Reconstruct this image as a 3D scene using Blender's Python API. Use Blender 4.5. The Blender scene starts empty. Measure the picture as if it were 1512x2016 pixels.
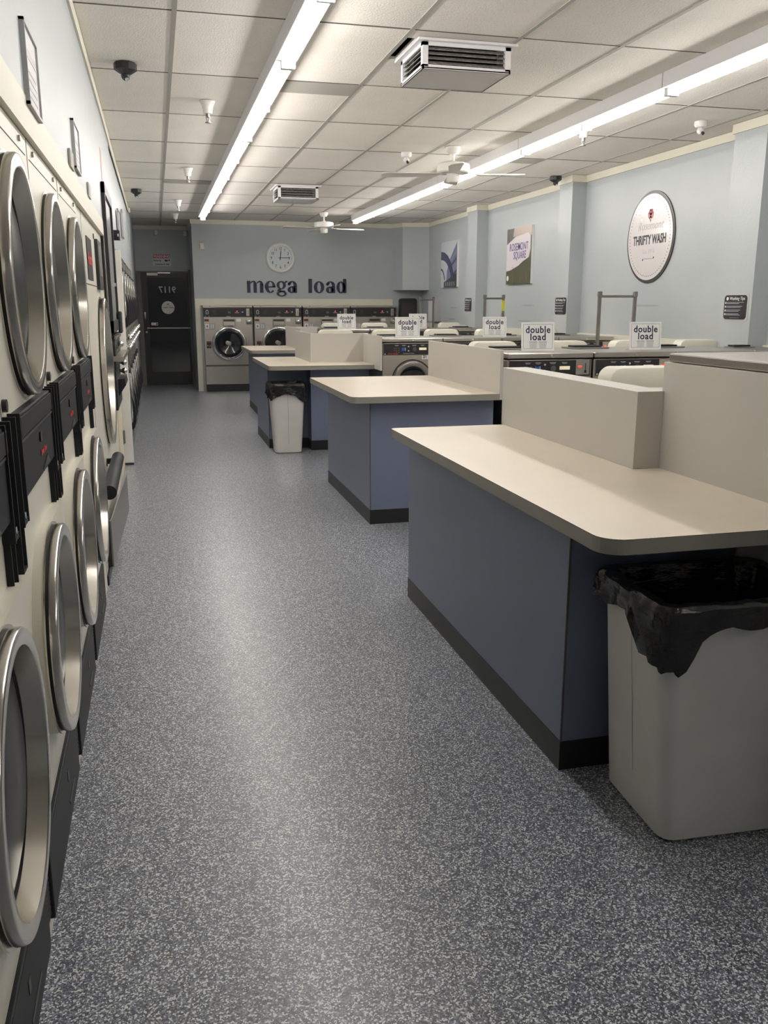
import bpy, bmesh, math, random
from mathutils import Matrix, Vector
random.seed(7)
PI = math.pi
S = bpy.context.scene
COL = S.collection

# ------------------------------------------------------------------ camera
cam_d = bpy.data.cameras.new('camera'); cam = bpy.data.objects.new('camera', cam_d); COL.objects.link(cam)
yaw, pitch, roll = math.radians(14.29655529), math.radians(13.28804899), math.radians(0.08619621)
cy, sy, cp, sp = math.cos(yaw), math.sin(yaw), math.cos(pitch), math.sin(pitch)
fw = Vector((sy*cp, cy*cp, -sp)); rt = Vector((cy, -sy, 0)); up = rt.cross(fw)
r2 = math.cos(roll)*rt + math.sin(roll)*up; u2 = -math.sin(roll)*rt + math.cos(roll)*up
M = Matrix((r2, u2, -fw)).transposed().to_4x4(); M.translation = (0, 0, 1.47)
cam.matrix_world = M
cam_d.sensor_fit = 'VERTICAL'; cam_d.sensor_height = 36; cam_d.lens = 1724.24/2016*36
cam_d.clip_start = .05; cam_d.clip_end = 100
S.camera = cam
# ------------------------------------------------------------------ view and light levels
S.view_settings.view_transform = 'Standard'; S.view_settings.look = 'None'
S.view_settings.gamma = 1; S.view_settings.use_curve_mapping = False
S.view_settings.exposure = 0.0
TUBE = 46.0
TUBE_COL = (1.0, .955, .90)
w = bpy.data.worlds.new('night'); S.world = w; w.use_nodes = True
w.node_tree.nodes['Background'].inputs[0].default_value = (.004, .005, .008, 1)
w.node_tree.nodes['Background'].inputs[1].default_value = 1

# ------------------------------------------------------------------ materials
MATS = {}
def mat(name, col, rough=.5, metal=0., bump=0., bscale=60., var=0., vscale=3., coat=0., emit=None, estr=0., spec=.5, aniso=None):
    if name in MATS: return MATS[name]
    m = bpy.data.materials.new(name); m.use_nodes = True; MATS[name] = m
    n = m.node_tree.nodes; l = m.node_tree.links; b = n['Principled BSDF']
    b.inputs['Base Color'].default_value = (*col, 1); b.inputs['Roughness'].default_value = rough
    b.inputs['Metallic'].default_value = metal; b.inputs['Specular IOR Level'].default_value = spec
    if coat: b.inputs['Coat Weight'].default_value = coat; b.inputs['Coat Roughness'].default_value = .12
    if emit: b.inputs['Emission Color'].default_value = (*emit, 1); b.inputs['Emission Strength'].default_value = estr
    tc = n.new('ShaderNodeTexCoord')
    if var:
        nz = n.new('ShaderNodeTexNoise'); nz.inputs['Scale'].default_value = vscale; nz.inputs['Detail'].default_value = 6
        l.new(tc.outputs['Object'], nz.inputs['Vector'])
        r = n.new('ShaderNodeMapRange'); r.inputs[3].default_value = 1-var; r.inputs[4].default_value = 1+var
        r.inputs[1].default_value = .25; r.inputs[2].default_value = .75
        l.new(nz.outputs['Fac'], r.inputs[0])
        mx = n.new('ShaderNodeVectorMath'); mx.operation = 'SCALE'; mx.inputs[0].default_value = col
        l.new(r.outputs[0], mx.inputs['Scale']); l.new(mx.outputs[0], b.inputs['Base Color'])
    if bump or aniso:
        nz = n.new('ShaderNodeTexNoise'); nz.inputs['Scale'].default_value = bscale; nz.inputs['Detail'].default_value = 3
        src = tc.outputs['Object']
        if aniso:
            mp = n.new('ShaderNodeMapping'); mp.inputs['Scale'].default_value = aniso
            l.new(src, mp.inputs['Vector']); src = mp.outputs[0]
        l.new(src, nz.inputs['Vector'])
        bp = n.new('ShaderNodeBump'); bp.inputs['Strength'].default_value = bump or .05; bp.inputs['Distance'].default_value = .004
        l.new(nz.outputs['Fac'], bp.inputs['Height']); l.new(bp.outputs[0], b.inputs['Normal'])
    return m

WALL = mat('blue_wall_paint', (.425, .457, .468), .38, bump=.35, bscale=55, var=.04, vscale=1.5)
CREAM = mat('cream_trim_paint', (.72, .69, .58), .45, bump=.05, bscale=30, var=.03)
ENAMEL = mat('cream_enamel', (.70, .675, .58), .35, bump=.08, bscale=140)
BLACK = mat('black_plastic', (.018, .018, .021), .38)
DARK = mat('charcoal_plastic', (.016, .017, .020), .55, bump=.05, bscale=200, spec=.25)
RUBBER = mat('black_rubber', (.012, .012, .012), .6)
KICK = mat('black_vinyl_kick', (.014, .014, .016), .42, bump=.15, bscale=12)
STEEL = mat('brushed_steel', (.50, .475, .435), .30, 1, bump=.03, bscale=90, aniso=(1, 1, 14))
STEELD = mat('dull_steel', (.30, .285, .27), .38, 1, bump=.03, bscale=90)
RING = mat('polished_ring_steel', (.62, .59, .54), .2, 1, bump=.02, bscale=70)
RINGIN = mat('satin_ring_bore', (.60, .57, .51), .22, 1)
CHROME = mat('chrome', (.8, .8, .8), .08, 1)
GLASSD = mat('dark_door_glass', (.012, .013, .016), .06, coat=.4)
DRYGLASS = mat('smoked_dryer_glass', (.012, .012, .014), .3, spec=.12)
WHITE = mat('white_plastic', (.8, .79, .76), .4)
FANW = mat('white_fan_enamel', (.78, .76, .72), .35)
TOP = mat('beige_laminate', (.76, .675, .56), .28, var=.035, vscale=4, bump=.01, bscale=20)
EDGE = mat('grey_edge_banding', (.27, .255, .225), .5)
EDGEB = mat('worn_brown_edge', (.05, .04, .03), .7)
BLUE = mat('blue_laminate', (.175, .205, .30), .36, bump=.06, bscale=350, var=.05, vscale=2)
PANEL = mat('grey_laminate_panel', (.56, .535, .49), .36, bump=.03, bscale=200)
SIGNW = mat('white_card', (.82, .82, .81), .25)
NAVY = mat('navy_vinyl', (.012, .014, .045), .45)
INK = mat('black_ink', (.01, .01, .012), .4)
GREYINK = mat('grey_ink', (.42, .42, .42), .4)
LTINK = mat('pale_ink', (.55, .56, .58), .4)
RED = mat('red_ink', (.5, .03, .03), .4)
DRED = mat('dark_red_label', (.22, .035, .02), .5)
BLUEB = mat('blue_button', (.02, .12, .55), .35)
LED = mat('red_led', (.6, .02, .02), .4, emit=(1, .03, .03), estr=2.5)
YEL = mat('yellow_tape', (.6, .6, .02), .5)
PAPER = mat('white_paper', (.68, .67, .70), .6)
BAG = mat('black_bin_liner', (.01, .01, .011), .22, bump=1.0, bscale=16, aniso=(1, 1, 3.5))
CANM = mat('white_bin_plastic', (.66, .645, .615), .45, bump=.12, bscale=25, var=.05, vscale=7)
SEAMM = mat('dark_seam', (.10, .095, .085), .7)
VOIDM = mat('dark_void', (.006, .007, .012), .9)
LITEST = mat('grey_filler_panel', (.42, .41, .37), .6)
DIRTY = mat('dusty_louvre', (.25, .235, .22), .6, var=.5, vscale=45)
CONSW = mat('cream_console_shell', (.70, .68, .585), .4, bump=.1, bscale=220)
BRICKG = mat('frost_glass_board', (.36, .37, .36), .2)
TUBEM = mat('fluorescent_tube', (1, 1, 1), .4, emit=TUBE_COL, estr=TUBE)
FIXT = mat('white_fixture_enamel', (.8, .79, .8), .35)

def floor_mat():
    m = bpy.data.materials.new('epoxy_flake_floor'); m.use_nodes = True
    n = m.node_tree.nodes; l = m.node_tree.links; b = n['Principled BSDF']
    tc = n.new('ShaderNodeTexCoord')
    def layer(scale):
        v = n.new('ShaderNodeTexVoronoi'); v.inputs['Scale'].default_value = scale; v.inputs['Randomness'].default_value = 1
        l.new(tc.outputs['Object'], v.inputs['Vector'])
        s = n.new('ShaderNodeSeparateColor'); l.new(v.outputs['Color'], s.inputs[0]); return s
    a = layer(265)
    r = n.new('ShaderNodeValToRGB'); r.color_ramp.interpolation = 'CONSTANT'
    e = r.color_ramp.elements
    e[0].position = 0; e[0].color = (.035, .038, .05, 1)
    e[1].position = .2; e[1].color = (.07, .08, .115, 1)
    for p, c in ((.42, (.165, .185, .245, 1)), (.60, (.27, .29, .325, 1)), (.80, (.72, .75, .755, 1))):
        x = e.new(p); x.color = c
    l.new(a.outputs[0], r.inputs[0]); l.new(r.outputs[0], b.inputs['Base Color'])
    b.inputs['Roughness'].default_value = .42; b.inputs['Specular IOR Level'].default_value = .5
    b.inputs['Coat Weight'].default_value = .7; b.inputs['Coat Roughness'].default_value = .3
    bp = n.new('ShaderNodeBump'); bp.inputs['Strength'].default_value = .35; bp.inputs['Distance'].default_value = .0015
    l.new(a.outputs[1], bp.inputs['Height']); l.new(bp.outputs[0], b.inputs['Normal'])
    return m
FLOOR = floor_mat()

def ceil_mat():
    m = bpy.data.materials.new('acoustic_ceiling_tile'); m.use_nodes = True
    n = m.node_tree.nodes; l = m.node_tree.links; b = n['Principled BSDF']
    tc = n.new('ShaderNodeTexCoord')
    # tile index -> slight tone change from tile to tile
    mp = n.new('ShaderNodeMapping'); mp.vector_type = 'POINT'
    mp.inputs['Location'].default_value = (-.17/.605, -4.83/1.22, 0); mp.inputs['Scale'].default_value = (1/.605, 1/1.22, 0)
    l.new(tc.outputs['Object'], mp.inputs['Vector'])
    fl = n.new('ShaderNodeVectorMath'); fl.operation = 'FLOOR'; l.new(mp.outputs[0], fl.inputs[0])
    wn = n.new('ShaderNodeTexWhiteNoise'); wn.noise_dimensions = '2D'; l.new(fl.outputs[0], wn.inputs['Vector'])
    r = n.new('ShaderNodeMapRange'); r.inputs[3].default_value = .90; r.inputs[4].default_value = 1.04; l.new(wn.outputs['Value'], r.inputs[0])
    big = n.new('ShaderNodeTexNoise'); big.inputs['Scale'].default_value = 1.3; big.inputs['Detail'].default_value = 4
    l.new(tc.outputs['Object'], big.inputs['Vector'])
    r2_ = n.new('ShaderNodeMapRange'); r2_.inputs[1].default_value = .3; r2_.inputs[2].default_value = .7
    r2_.inputs[3].default_value = .93; r2_.inputs[4].default_value = 1.04; l.new(big.outputs['Fac'], r2_.inputs[0])
    v = n.new('ShaderNodeTexVoronoi'); v.inputs['Scale'].default_value = 95; l.new(tc.outputs['Object'], v.inputs['Vector'])
    pr = n.new('ShaderNodeMapRange'); pr.inputs[1].default_value = .08; pr.inputs[2].default_value = .28
    pr.inputs[3].default_value = .72; pr.inputs[4].default_value = 1; l.new(v.outputs['Distance'], pr.inputs[0])
    m1 = n.new('ShaderNodeMath'); m1.operation = 'MULTIPLY'; l.new(r.outputs[0], m1.inputs[0]); l.new(r2_.outputs[0], m1.inputs[1])
    m2 = n.new('ShaderNodeMath'); m2.operation = 'MULTIPLY'; l.new(m1.outputs[0], m2.inputs[0]); l.new(pr.outputs[0], m2.inputs[1])
    sc = n.new('ShaderNodeVectorMath'); sc.operation = 'SCALE'; sc.inputs[0].default_value = (.90, .86, .80)
    l.new(m2.outputs[0], sc.inputs['Scale']); l.new(sc.outputs[0], b.inputs['Base Color'])
    b.inputs['Roughness'].default_value = .85
    bp = n.new('ShaderNodeBump'); bp.inputs['Strength'].default_value = .4; bp.inputs['Distance'].default_value = .003
    l.new(v.outputs['Distance'], bp.inputs['Height']); l.new(bp.outputs[0], b.inputs['Normal'])
    return m
CEIL = ceil_mat()
GRIDM = mat('grey_ceiling_grid', (.40, .385, .35), .5)
SEAM = mat('ceiling_tile_seam', (.10, .095, .085), .8)  # dark joint lines between the ceiling tiles

# ------------------------------------------------------------------ mesh builder
class MB:
    def __init__(s): s.v = []; s.f = []; s.m = []; s.s = []; s.mats = []
    def mi(s, m):
        if m not in s.mats: s.mats.append(m)
        return s.mats.index(m)
    def add(s, vs, fs, m, T=None, smooth=False):
        b = len(s.v); i = s.mi(m)
        if T is not None: vs = [T @ Vector(p) for p in vs]
        s.v += [tuple(p) for p in vs]
        for f in fs: s.f.append([b+k for k in f]); s.m.append(i); s.s.append(smooth)
        return s
    def box(s, x0, x1, y0, y1, z0, z1, m, T=None):
        vs = [(x, y, z) for z in (z0, z1) for y in (y0, y1) for x in (x0, x1)]
        return s.add(vs, [(0, 2, 3, 1), (4, 5, 7, 6), (0, 1, 5, 4), (2, 6, 7, 3), (0, 4, 6, 2), (1, 3, 7, 5)], m, T)
    def bbox(s, x0, x1, y0, y1, z0, z1, m, r=.006, T=None, seg=2):
        bm = bmesh.new(); bmesh.ops.create_cube(bm, size=1)
        for v in bm.verts: v.co = ((x0+x1)/2+v.co.x*(x1-x0), (y0+y1)/2+v.co.y*(y1-y0), (z0+z1)/2+v.co.z*(z1-z0))
        r = min(r, .45*min(abs(x1-x0), abs(y1-y0), abs(z1-z0)))
        bmesh.ops.bevel(bm, geom=bm.edges[:], offset=r, segments=seg, affect='EDGES', profile=.5)
        return s.bm(bm, m, T)
    def bm(s, bm, m, T=None, smooth=False):
        bm.verts.index_update()
        s.add([v.co.copy() for v in bm.verts], [[v.index for v in f.verts] for f in bm.faces], m, T, smooth); bm.free(); return s
    def lathe(s, prof, m, T=None, n=48, caps=True, smooth=True, ang=2*PI):
        # profile (r, h) round local z
        vs = []; fs = []; k = len(prof)
        for i in range(n):
            a = ang*i/n
            for r, h in prof: vs.append((r*math.cos(a), r*math.sin(a), h))
        for i in range(n):
            j = (i+1) % n
            for q in range(k-1): fs.append((i*k+q, j*k+q, j*k+q+1, i*k+q+1))
        if caps:
            if prof[0][0] > 1e-6: fs.append([i*k for i in range(n)][::-1])
            if prof[-1][0] > 1e-6: fs.append([i*k+k-1 for i in range(n)])
        return s.add(vs, fs, m, T, smooth)
    def cyl(s, p0, p1, r, m, n=12, T=None, r1=None):
        p0 = Vector(p0); p1 = Vector(p1); d = p1-p0
        q = d.to_track_quat('Z', 'Y').to_matrix().to_4x4(); q.translation = p0
        if T is not None: q = T @ q
        return s.lathe([(r, 0), (r if r1 is None else r1, d.length)], m, q, n)
    def prism(s, pts, h0, h1, m, T=None, smooth=False):
        # polygon (u, v) extruded along local z from h0 to h1
        n = len(pts)
        vs = [(u, v, h0) for u, v in pts]+[(u, v, h1) for u, v in pts]
        fs = [list(range(n))[::-1], list(range(n, 2*n))]+[(i, (i+1) % n, n+(i+1) % n, n+i) for i in range(n)]
        return s.add(vs, fs, m, T, smooth)
    def band(s, cx, cy, ro, ri, h0, h1, m, T=None, a0=0, a1=360, ic=None, n=28):
        # area between two ellipses, extruded
        icx, icy = ic or (cx, cy); st = max(3, int(n*(a1-a0)/360)); vs = []; fs = []
        for i in range(st+1):
            a = math.radians(a0+(a1-a0)*i/st); c, d = math.cos(a), math.sin(a)
            for h in (h0, h1):
                vs.append((cx+ro[0]*c, cy+ro[1]*d, h)); vs.append((icx+ri[0]*c, icy+ri[1]*d, h))
        for i in range(st):
            p = 4*i; q = p+4
            fs += [(p+2, q+2, q+3, p+3), (p, p+1, q+1, q), (p, q, q+2, p+2), (p+1, p+3, q+3, q+1)]
        fs += [(0, 2, 3, 1), (4*st, 4*st+1, 4*st+3, 4*st+2)]
        return s.add(vs, fs, m, T)
    def text(s, t, size, u, v, m, T, bold=.0, align='LEFT', shear=0., depth=.0006, sx=1., sp=1.):
        c = bpy.data.curves.new('t', 'FONT'); c.body = t; c.size = size; c.offset = bold*size; c.align_x = align
        c.shear = shear; c.extrude = depth; c.resolution_u = 3; c.space_character = sp
        o = bpy.data.objects.new('t', c); COL.objects.link(o)
        bpy.context.view_layer.update()
        me = bpy.data.meshes.new_from_object(o.evaluated_get(bpy.context.evaluated_depsgraph_get()))
        L = T @ Matrix.Translation((u, v, depth)) @ Matrix.Diagonal((sx, 1, 1, 1))
        s.add([x.co.copy() for x in me.vertices], [list(p.vertices) for p in me.polygons], m, L)
        bpy.data.objects.remove(o); bpy.data.curves.remove(c); bpy.data.meshes.remove(me)
        return s
    def build(s, name, parent=None, loc=None, label=None):
        me = bpy.data.meshes.new(name); me.from_pydata(s.v, [], s.f)
        for m in s.mats: me.materials.append(m)
        me.polygons.foreach_set('material_index', s.m); me.polygons.foreach_set('use_smooth', s.s)
        me.update()
        if any(s.s):
            try: me.set_sharp_from_angle(angle=math.radians(40))
            except Exception: pass
        o = bpy.data.objects.new(name, me); COL.objects.link(o)
        if parent: o.parent = parent
        if loc: o.location = loc
        if label: o['label'] = label
        return o

def thing(name, label, cat, loc=(0, 0, 0), rz=0, group=None):
    o = bpy.data.objects.new(name, None); COL.objects.link(o); o.empty_display_size = .1
    o.location = loc; o.rotation_euler = (0, 0, rz); o['label'] = label; o['category'] = cat
    if group: o['group'] = group
    return o
def tag(o, label, cat, group=None):
    o['label'] = label; o['category'] = cat
    if group: o['group'] = group
    return o
def struct(o): o['kind'] = 'structure'; return o
def dup(root, loc, label, rz=None, group=None):
    r = root.copy(); COL.objects.link(r); r.location = loc; r['label'] = label
    if rz is not None: r.rotation_euler = (0, 0, rz)
    if group: r['group'] = group
    for ch in list(root.children):
        c = ch.copy(); COL.objects.link(c); c.parent = r
        for g in list(ch.children):
            d = g.copy(); COL.objects.link(d); d.parent = c
    return r

def frame(o, right, upv):      # local (u, v, w) -> world; w is the outward normal
    r = Vector(right).normalized(); u = Vector(upv).normalized(); n_ = r.cross(u)
    m = Matrix((r, u, n_)).transposed().to_4x4(); m.translation = o; return m
FY = lambda x, y, z: frame((x, y, z), (1, 0, 0), (0, 0, 1))       # faces the camera (-y)
FXR = lambda x, y, z: frame((x, y, z), (0, -1, 0), (0, 0, 1))     # on the right wall, faces -x
FXL = lambda x, y, z: frame((x, y, z), (0, 1, 0), (0, 0, 1))      # on the left wall, faces +x
FDN = lambda x, y, z: frame((x, y, z), (1, 0, 0), (0, -1, 0))     # on the ceiling, faces down
def rrect(w_, h_, r, n=6, x0=0, y0=0):
    out = []
    for cx, cy_, a in ((w_-r, r, -90), (w_-r, h_-r, 0), (r, h_-r, 90), (r, r, 180)):
        for i in range(n+1):
            t = math.radians(a+90*i/n); out.append((x0+cx+r*math.cos(t), y0+cy_+r*math.sin(t)))
    return out

# ================================================================== the room
ZC = 2.87; XR = 4.71; YB = 15.72; YD = 17.1; XL = -.31; YF = -3.0
mb = MB(); mb.box(-1.3, XR+.1, YF, YD+.1, -.1, 0, FLOOR); struct(mb.build('floor'))
# ceiling with one gap in the tiles beside the near air vent
hx0, hx1, hy0, hy1 = 1.385, 1.445, 4.98, 5.42
mb = MB()
for a in ((-1.3, XR+.1, YF, hy0), (-1.3, XR+.1, hy1, YD+.1), (-1.3, hx0, hy0, hy1), (hx1, XR+.1, hy0, hy1)):
    mb.box(*a, ZC, ZC+.02, CEIL)
ceil = struct(mb.build('ceiling'))
mb = MB(); mb.box(1.3, 2.05, 4.9, 5.5, ZC+.3, ZC+.32, VOIDM)
for a in ((1.3, 1.32, 4.9, 5.5), (2.03, 2.05, 4.9, 5.5), (1.32, 2.03, 4.9, 4.92), (1.32, 2.03, 5.48, 5.5)): mb.box(*a, ZC+.021, ZC+.3, VOIDM)
mb.build('ceiling_void', ceil)
# T-bar grid: wide bars run down the room, thin dark seams cross it
mb = MB()
for k in range(0, 8):
    x = .17+.605*k
    mb.box(x-.012, x+.012, YF, YB if x > .66 else YD, ZC-.004, ZC, GRIDM)
k = 0; y = 4.83-1.22*6
while y < YD:
    jx = XL
    for q in range(9):
        x1 = min(.17+.605*q, XR)
        if not (y > YB and x1 > .8): mb.box(jx, x1, y-.004+random.uniform(-.004, .004), y+.004, ZC-.0025, ZC+.0, SEAM)
        jx = x1
    y += 1.22
mb.build('grid_bar', ceil)
mb = MB()
for x0, x1, y0, y1 in ((.787, 1.37, 6.055, 6.36), (.182, .765, 10.94, 11.22), (3.21, 3.79, 8.5, 8.78)):
    mb.box(x0, x1, y0, y1, ZC-.006, ZC-.001, LITEST)
mb.build('filler_panel', ceil, label='smooth grey filler panels among the tiles')

# walls
mb = MB(); mb.box(XR, XR+.1, YF, YB+.1, 0, ZC, WALL); struct(mb.build('wall_right'))
mb = MB(); mb.box(.66, XR+.1, YB, YB+.12, 0, ZC, WALL); mb.box(.66, .76, YB+.12, YD, 0, ZC, WALL)
struct(mb.build('wall_back'))
mb = MB(); mb.box(-.5, -.225, YD, YD+.12, 0, ZC, WALL); mb.box(-.225, .66, YD, YD+.12, 2.07, ZC, WALL)
struct(mb.build('wall_alcove'))
mb = MB(); mb.box(-1.3, XR+.1, YF-.1, YF, 0, ZC, WALL); struct(mb.build('wall_front'))
mb = MB()
mb.box(-.40, XL, YF, 8.26, 2.02, ZC, WALL); mb.box(-.42, XL-.012, 8.26, 14.1, 1.96, ZC, WALL)
mb.box(-.40, XL, 14.1, YD, 0, ZC, WALL); mb.box(-1.3, -1.22, YF, 14.2, 0, ZC, WALL)
mb.box(-1.22, -.42, 14.1, 14.2, 0, ZC, WALL); mb.box(-1.22, -.4, YF, 14.1, 2.02, 2.1, WALL)
struct(mb.build('wall_left'))
# pillars on the right wall
for i, (y0, y1) in enumerate(((12.43, 12.83), (9.40, 9.73), (6.14, 6.54))):
    mb = MB(); mb.box(4.54, XR, y0, y1, 0, ZC, WALL); struct(mb.build('wall_pillar'))
# boxed duct in the back right corner
mb = MB(); mb.prism([(4.26, 15.42), (XR, 15.30), (XR, YB), (4.16, YB)], 1.73, ZC, WALL); struct(mb.build('wall_duct_box'))
# crown boards
mb = MB()
def crown(x0, x1, y0, y1): mb.box(x0, x1, y0, y1, ZC-.075, ZC-.004, CREAM)
crown(XL, XL+.012, 3.9, 8.26); crown(XL, XL+.018, YF, 3.9); crown(XL, XL+.008, 8.26, 14.1); crown(XL, XL+.03, 14.1, 14.2)
struct(mb.build('trim_1'))
mb = MB(); ys = [YF, 6.14, 6.54, 9.40, 9.73, 12.43, 12.83, 15.30]
for i in range(len(ys)-1):
    x = 4.54 if i % 2 else XR
    crown(x-.016, x, ys[i]-(.0 if not i % 2 else .016), ys[i+1]+(0 if not i % 2 else .016))
    if i % 2: crown(x, XR, ys[i]-.016, ys[i]); crown(x, XR, ys[i+1], ys[i+1]+.016)
struct(mb.build('trim_2'))
mb = MB(); crown(.644, 4.16, YB-.016, YB); crown(XL, .66, YD-.016, YD); crown(.644, .66, YB, YD)
mb.prism([(4.245, 15.407), (XR, 15.284), (XR, 15.30), (4.26, 15.42)], ZC-.075, ZC-.004, CREAM)
mb.prism([(4.144, YB), (4.245, 15.407), (4.26, 15.42), (4.16, YB)], ZC-.075, ZC-.004, CREAM)
struct(mb.build('trim_3'))
# cream boards round the back washers, and the low cream board on the right wall
mb = MB(); mb.box(.665, 4.16, YB-.02, YB, 1.465, 1.575, CREAM); mb.box(.665, .745, YB-.02, YB, 0, 1.465, CREAM)
struct(mb.build('trim_4'))
mb = MB()
for y0, y1 in ((YF, 6.14), (6.54, 9.40), (9.73, 12.43), (12.83, YB)): mb.box(XR-.03, XR, y0, y1, 0, 1.165, CREAM)
struct(mb.build('trim_5'))
mb = MB(); mb.box(-.40, -.3075, YF, 6.45, 1.922, 2.02, CREAM)
struct(mb.build('trim_6'))
mb = MB()
for y, x in ((4.0, .0), (5.05, 0)): mb.box(-.308, -.300, y, y+.16, 2.02, 2.09, LITEST)
struct(mb.build('trim_7'))

# back door
mb = MB(); ft = .055
DFR = mat('grey_door_frame', (.16, .155, .14), .5)
mb.box(-.3, -.225, YD-.03, YD, 0, 2.07, DFR); mb.box(.62, .66, YD-.03, YD, 0, 2.1, DFR)
mb.box(-.225, .66, YD-.005, YD+.02, 2.045, 2.07, DFR)
fr = struct(mb.build('door_1'))
mb = MB(); DB = mat('black_door_metal', (.012, .012, .013), .4)
x0, x1 = -.222, .652; y0, y1 = YD+.005, YD+.05
mb.box(x0, x0+.1, y0, y1, .01, 2.045, DB); mb.box(x1-.07, x1, y0, y1, .01, 2.045, DB)
mb.box(x0+.1, x1-.07, y0, y1, .01, .25, DB); mb.box(x0+.1, x1-.07, y0, y1, 1.95, 2.045, DB)
mb.build('door_leaf', fr)
mb = MB(); GL = mat('door_glass', (.01, .012, .015), .04, coat=.5); mb.box(x0+.1, x1-.07, y0+.018, y0+.026, .25, 1.95, GL); mb.build('glass', fr)
mb = MB(); mb.box(x0+.06, x1-.03, y0-.05, y0-.035, 1.045, 1.058, STEEL); mb.box(x0+.06, x0+.08, y0-.035, y0, 1.04, 1.06, STEELD); mb.box(x1-.05, x1-.03, y0-.035, y0, 1.04, 1.06, STEELD); mb.build('push_bar', fr)
mb = MB(); mb.bbox(-.12, .08, y0-.06, y0, 1.985, 2.04, STEELD); mb.box(.08, .3, y0-.02, y0-.01, 2.03, 2.05, STEEL); mb.build('door_closer', fr)
mb = MB(); T = FY(0, y0, 0)
mb.text('9117', .155, .235, 1.69, LTINK, T @ Matrix.Translation((.47, 0, 0)) @ Matrix.Diagonal((-1, 1, 1, 1)), bold=.02, align='CENTER'); mb.build('house_number', fr)
mb = MB(); mb.lathe([(.116, 0), (.116, .002)], SIGNW, T @ Matrix.Translation((.232, 1.42, .0)), 40)
Tm = T @ Matrix.Translation((.232, 1.42, .0025))
mb.text('THRIFTY WASH', .028, 0, -.01, INK, Tm, bold=.03, align='CENTER'); mb.text('Rosemont', .022, 0, .025, GREYINK, Tm, align='CENTER', shear=.3); mb.box(-.02, .02, .055, .07, 0, .0015, DRED, Tm)
mb.build('round_sticker', fr)
mb = MB(); mb.box(-.085, .035, y0-.003, y0, 1.10, 1.15, STEEL); mb.cyl((.015, y0-.003, 1.125), (.015, y0-.008, 1.125), .015, BLACK); mb.bbox(-.21, -.17, y0-.02, y0, 1.22, 1.34, STEELD); mb.cyl((-.175, y0, .98), (-.175, y0-.03, .98), .018, STEEL); mb.build('lock_plate', fr)

# ================================================================== ceiling things
def fixture(y0, y1, x, label, grp):
    t = thing('fluorescent_light', label, 'light', (x, y0, ZC-.03), 0, grp); L = y1-y0
    mb = MB(); mb.bbox(-.06, .06, 0, L, -.060, .03, FIXT, .003); mb.build('housing', t)
    for a in (0, L/2):
        mb = MB(); mb.cyl((.014, a+.02, -.082), (.014, a+L/2-.02, -.082), .019, TUBEM, 12); mb.build('lamp_tube', t)
    for a in (.006, L/2, L-.006):
        mb = MB(); mb.bbox(-.03, .05, a-.012, a+.012, -.104, -.058, FIXT, .004); mb.build('lamp_holder', t)
    return t
f0 = fixture(0, 2.27, 0, '', '')
n1 = [14.37-2.28*k for k in range(1, 8)]
pos = ['farthest one', 'second from the back wall', 'third from the back wall', 'fourth from the back wall', 'nearest to the camera', 'just behind the view', 'unseen, added to brighten the near end']  # last entry: unseen right-hand strip, added to brighten the near end
first = True
for row, (x, off, nm) in enumerate(((.775, 0, 'left'), (3.175, .03, 'right'))):
    for k, y in enumerate(n1):
        if row == 0 and k == 6: continue
        if row == 0 and k == 5:  # unseen strip, its length halved to dim the near left wall
            fixture(0, 1.13, 0, f'unseen fluorescent strip light in the left line, halved to dim the near wall', f'fluorescent strip lights in the left line').location = (x, 1.83, ZC-.03); continue
        lab = f'fluorescent strip light in the {nm} ceiling line, {pos[k]}'
        g = f'fluorescent strip lights in the {nm} line'
        if first: f0.location = (x, y+off, ZC-.03); f0['label'] = lab; f0['group'] = g; first = False
        else: dup(f0, (x, y+off, ZC-.03), lab, group=g)

def vent(x0, x1, y0, y1, zb, label):
    t = thing('air_vent', label, 'air vent', ((x0+x1)/2, (y0+y1)/2, zb), 0, 'ceiling air vents')
    hx, hy, h = (x1-x0)/2, (y1-y0)/2, ZC-zb
    mb = MB(); mb.box(-hx-.03, hx+.03, -hy-.03, hy+.03, h-.016, h-.003, FIXT); mb.build('flange', t)
    mb = MB(); mb.bbox(-hx, hx, -hy, hy, 0, .012, FIXT, .003)
    for sx in (-hx, hx-.032): 
        for sy_ in (-hy, hy-.032): mb.box(sx, sx+.032, sy_, sy_+.032, .012, h-.016, FIXT)
    for sy_ in (-hy, hy-.01): mb.box(-hx, hx, sy_, sy_+.01, h-.034, h-.016, FIXT); mb.box(-hx, hx, sy_, sy_+.01, .0, .022, FIXT)
    for sx in (-hx, hx-.01): mb.box(sx, sx+.01, -hy, hy, h-.034, h-.016, FIXT); mb.box(sx, sx+.01, -hy, hy, 0, .022, FIXT)
    mb.build('housing', t)
    mb = MB(); mb.box(-hx+.06, hx-.06, -hy+.06, hy-.06, .013, h-.017, VOIDM); mb.build('dark_core', t)
    n = 4; st = (h-.056)/n
    for q in range(n):
        z = .026+st*(q+.45)
        for sgn in (-1, 1):
            R_ = Matrix.Translation((0, sgn*(hy-.02), z)) @ Matrix.Rotation(sgn*-.6, 4, 'X')
            mb = MB(); mb.box(-hx+.032, hx-.032, -.016, .016, -.0015, .0015, DIRTY, R_); mb.build('louvre', t)
            R_ = Matrix.Translation((sgn*(hx-.02), 0, z)) @ Matrix.Rotation(sgn*.6, 4, 'Y')
            mb = MB(); mb.box(-.016, .016, -hy+.032, hy-.032, -.0015, .0015, DIRTY, R_); mb.build('louvre', t)
vent(1.475, 1.985, 4.96, 5.40, 2.72, 'large white louvred air vent box under the ceiling near the camera')
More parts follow.
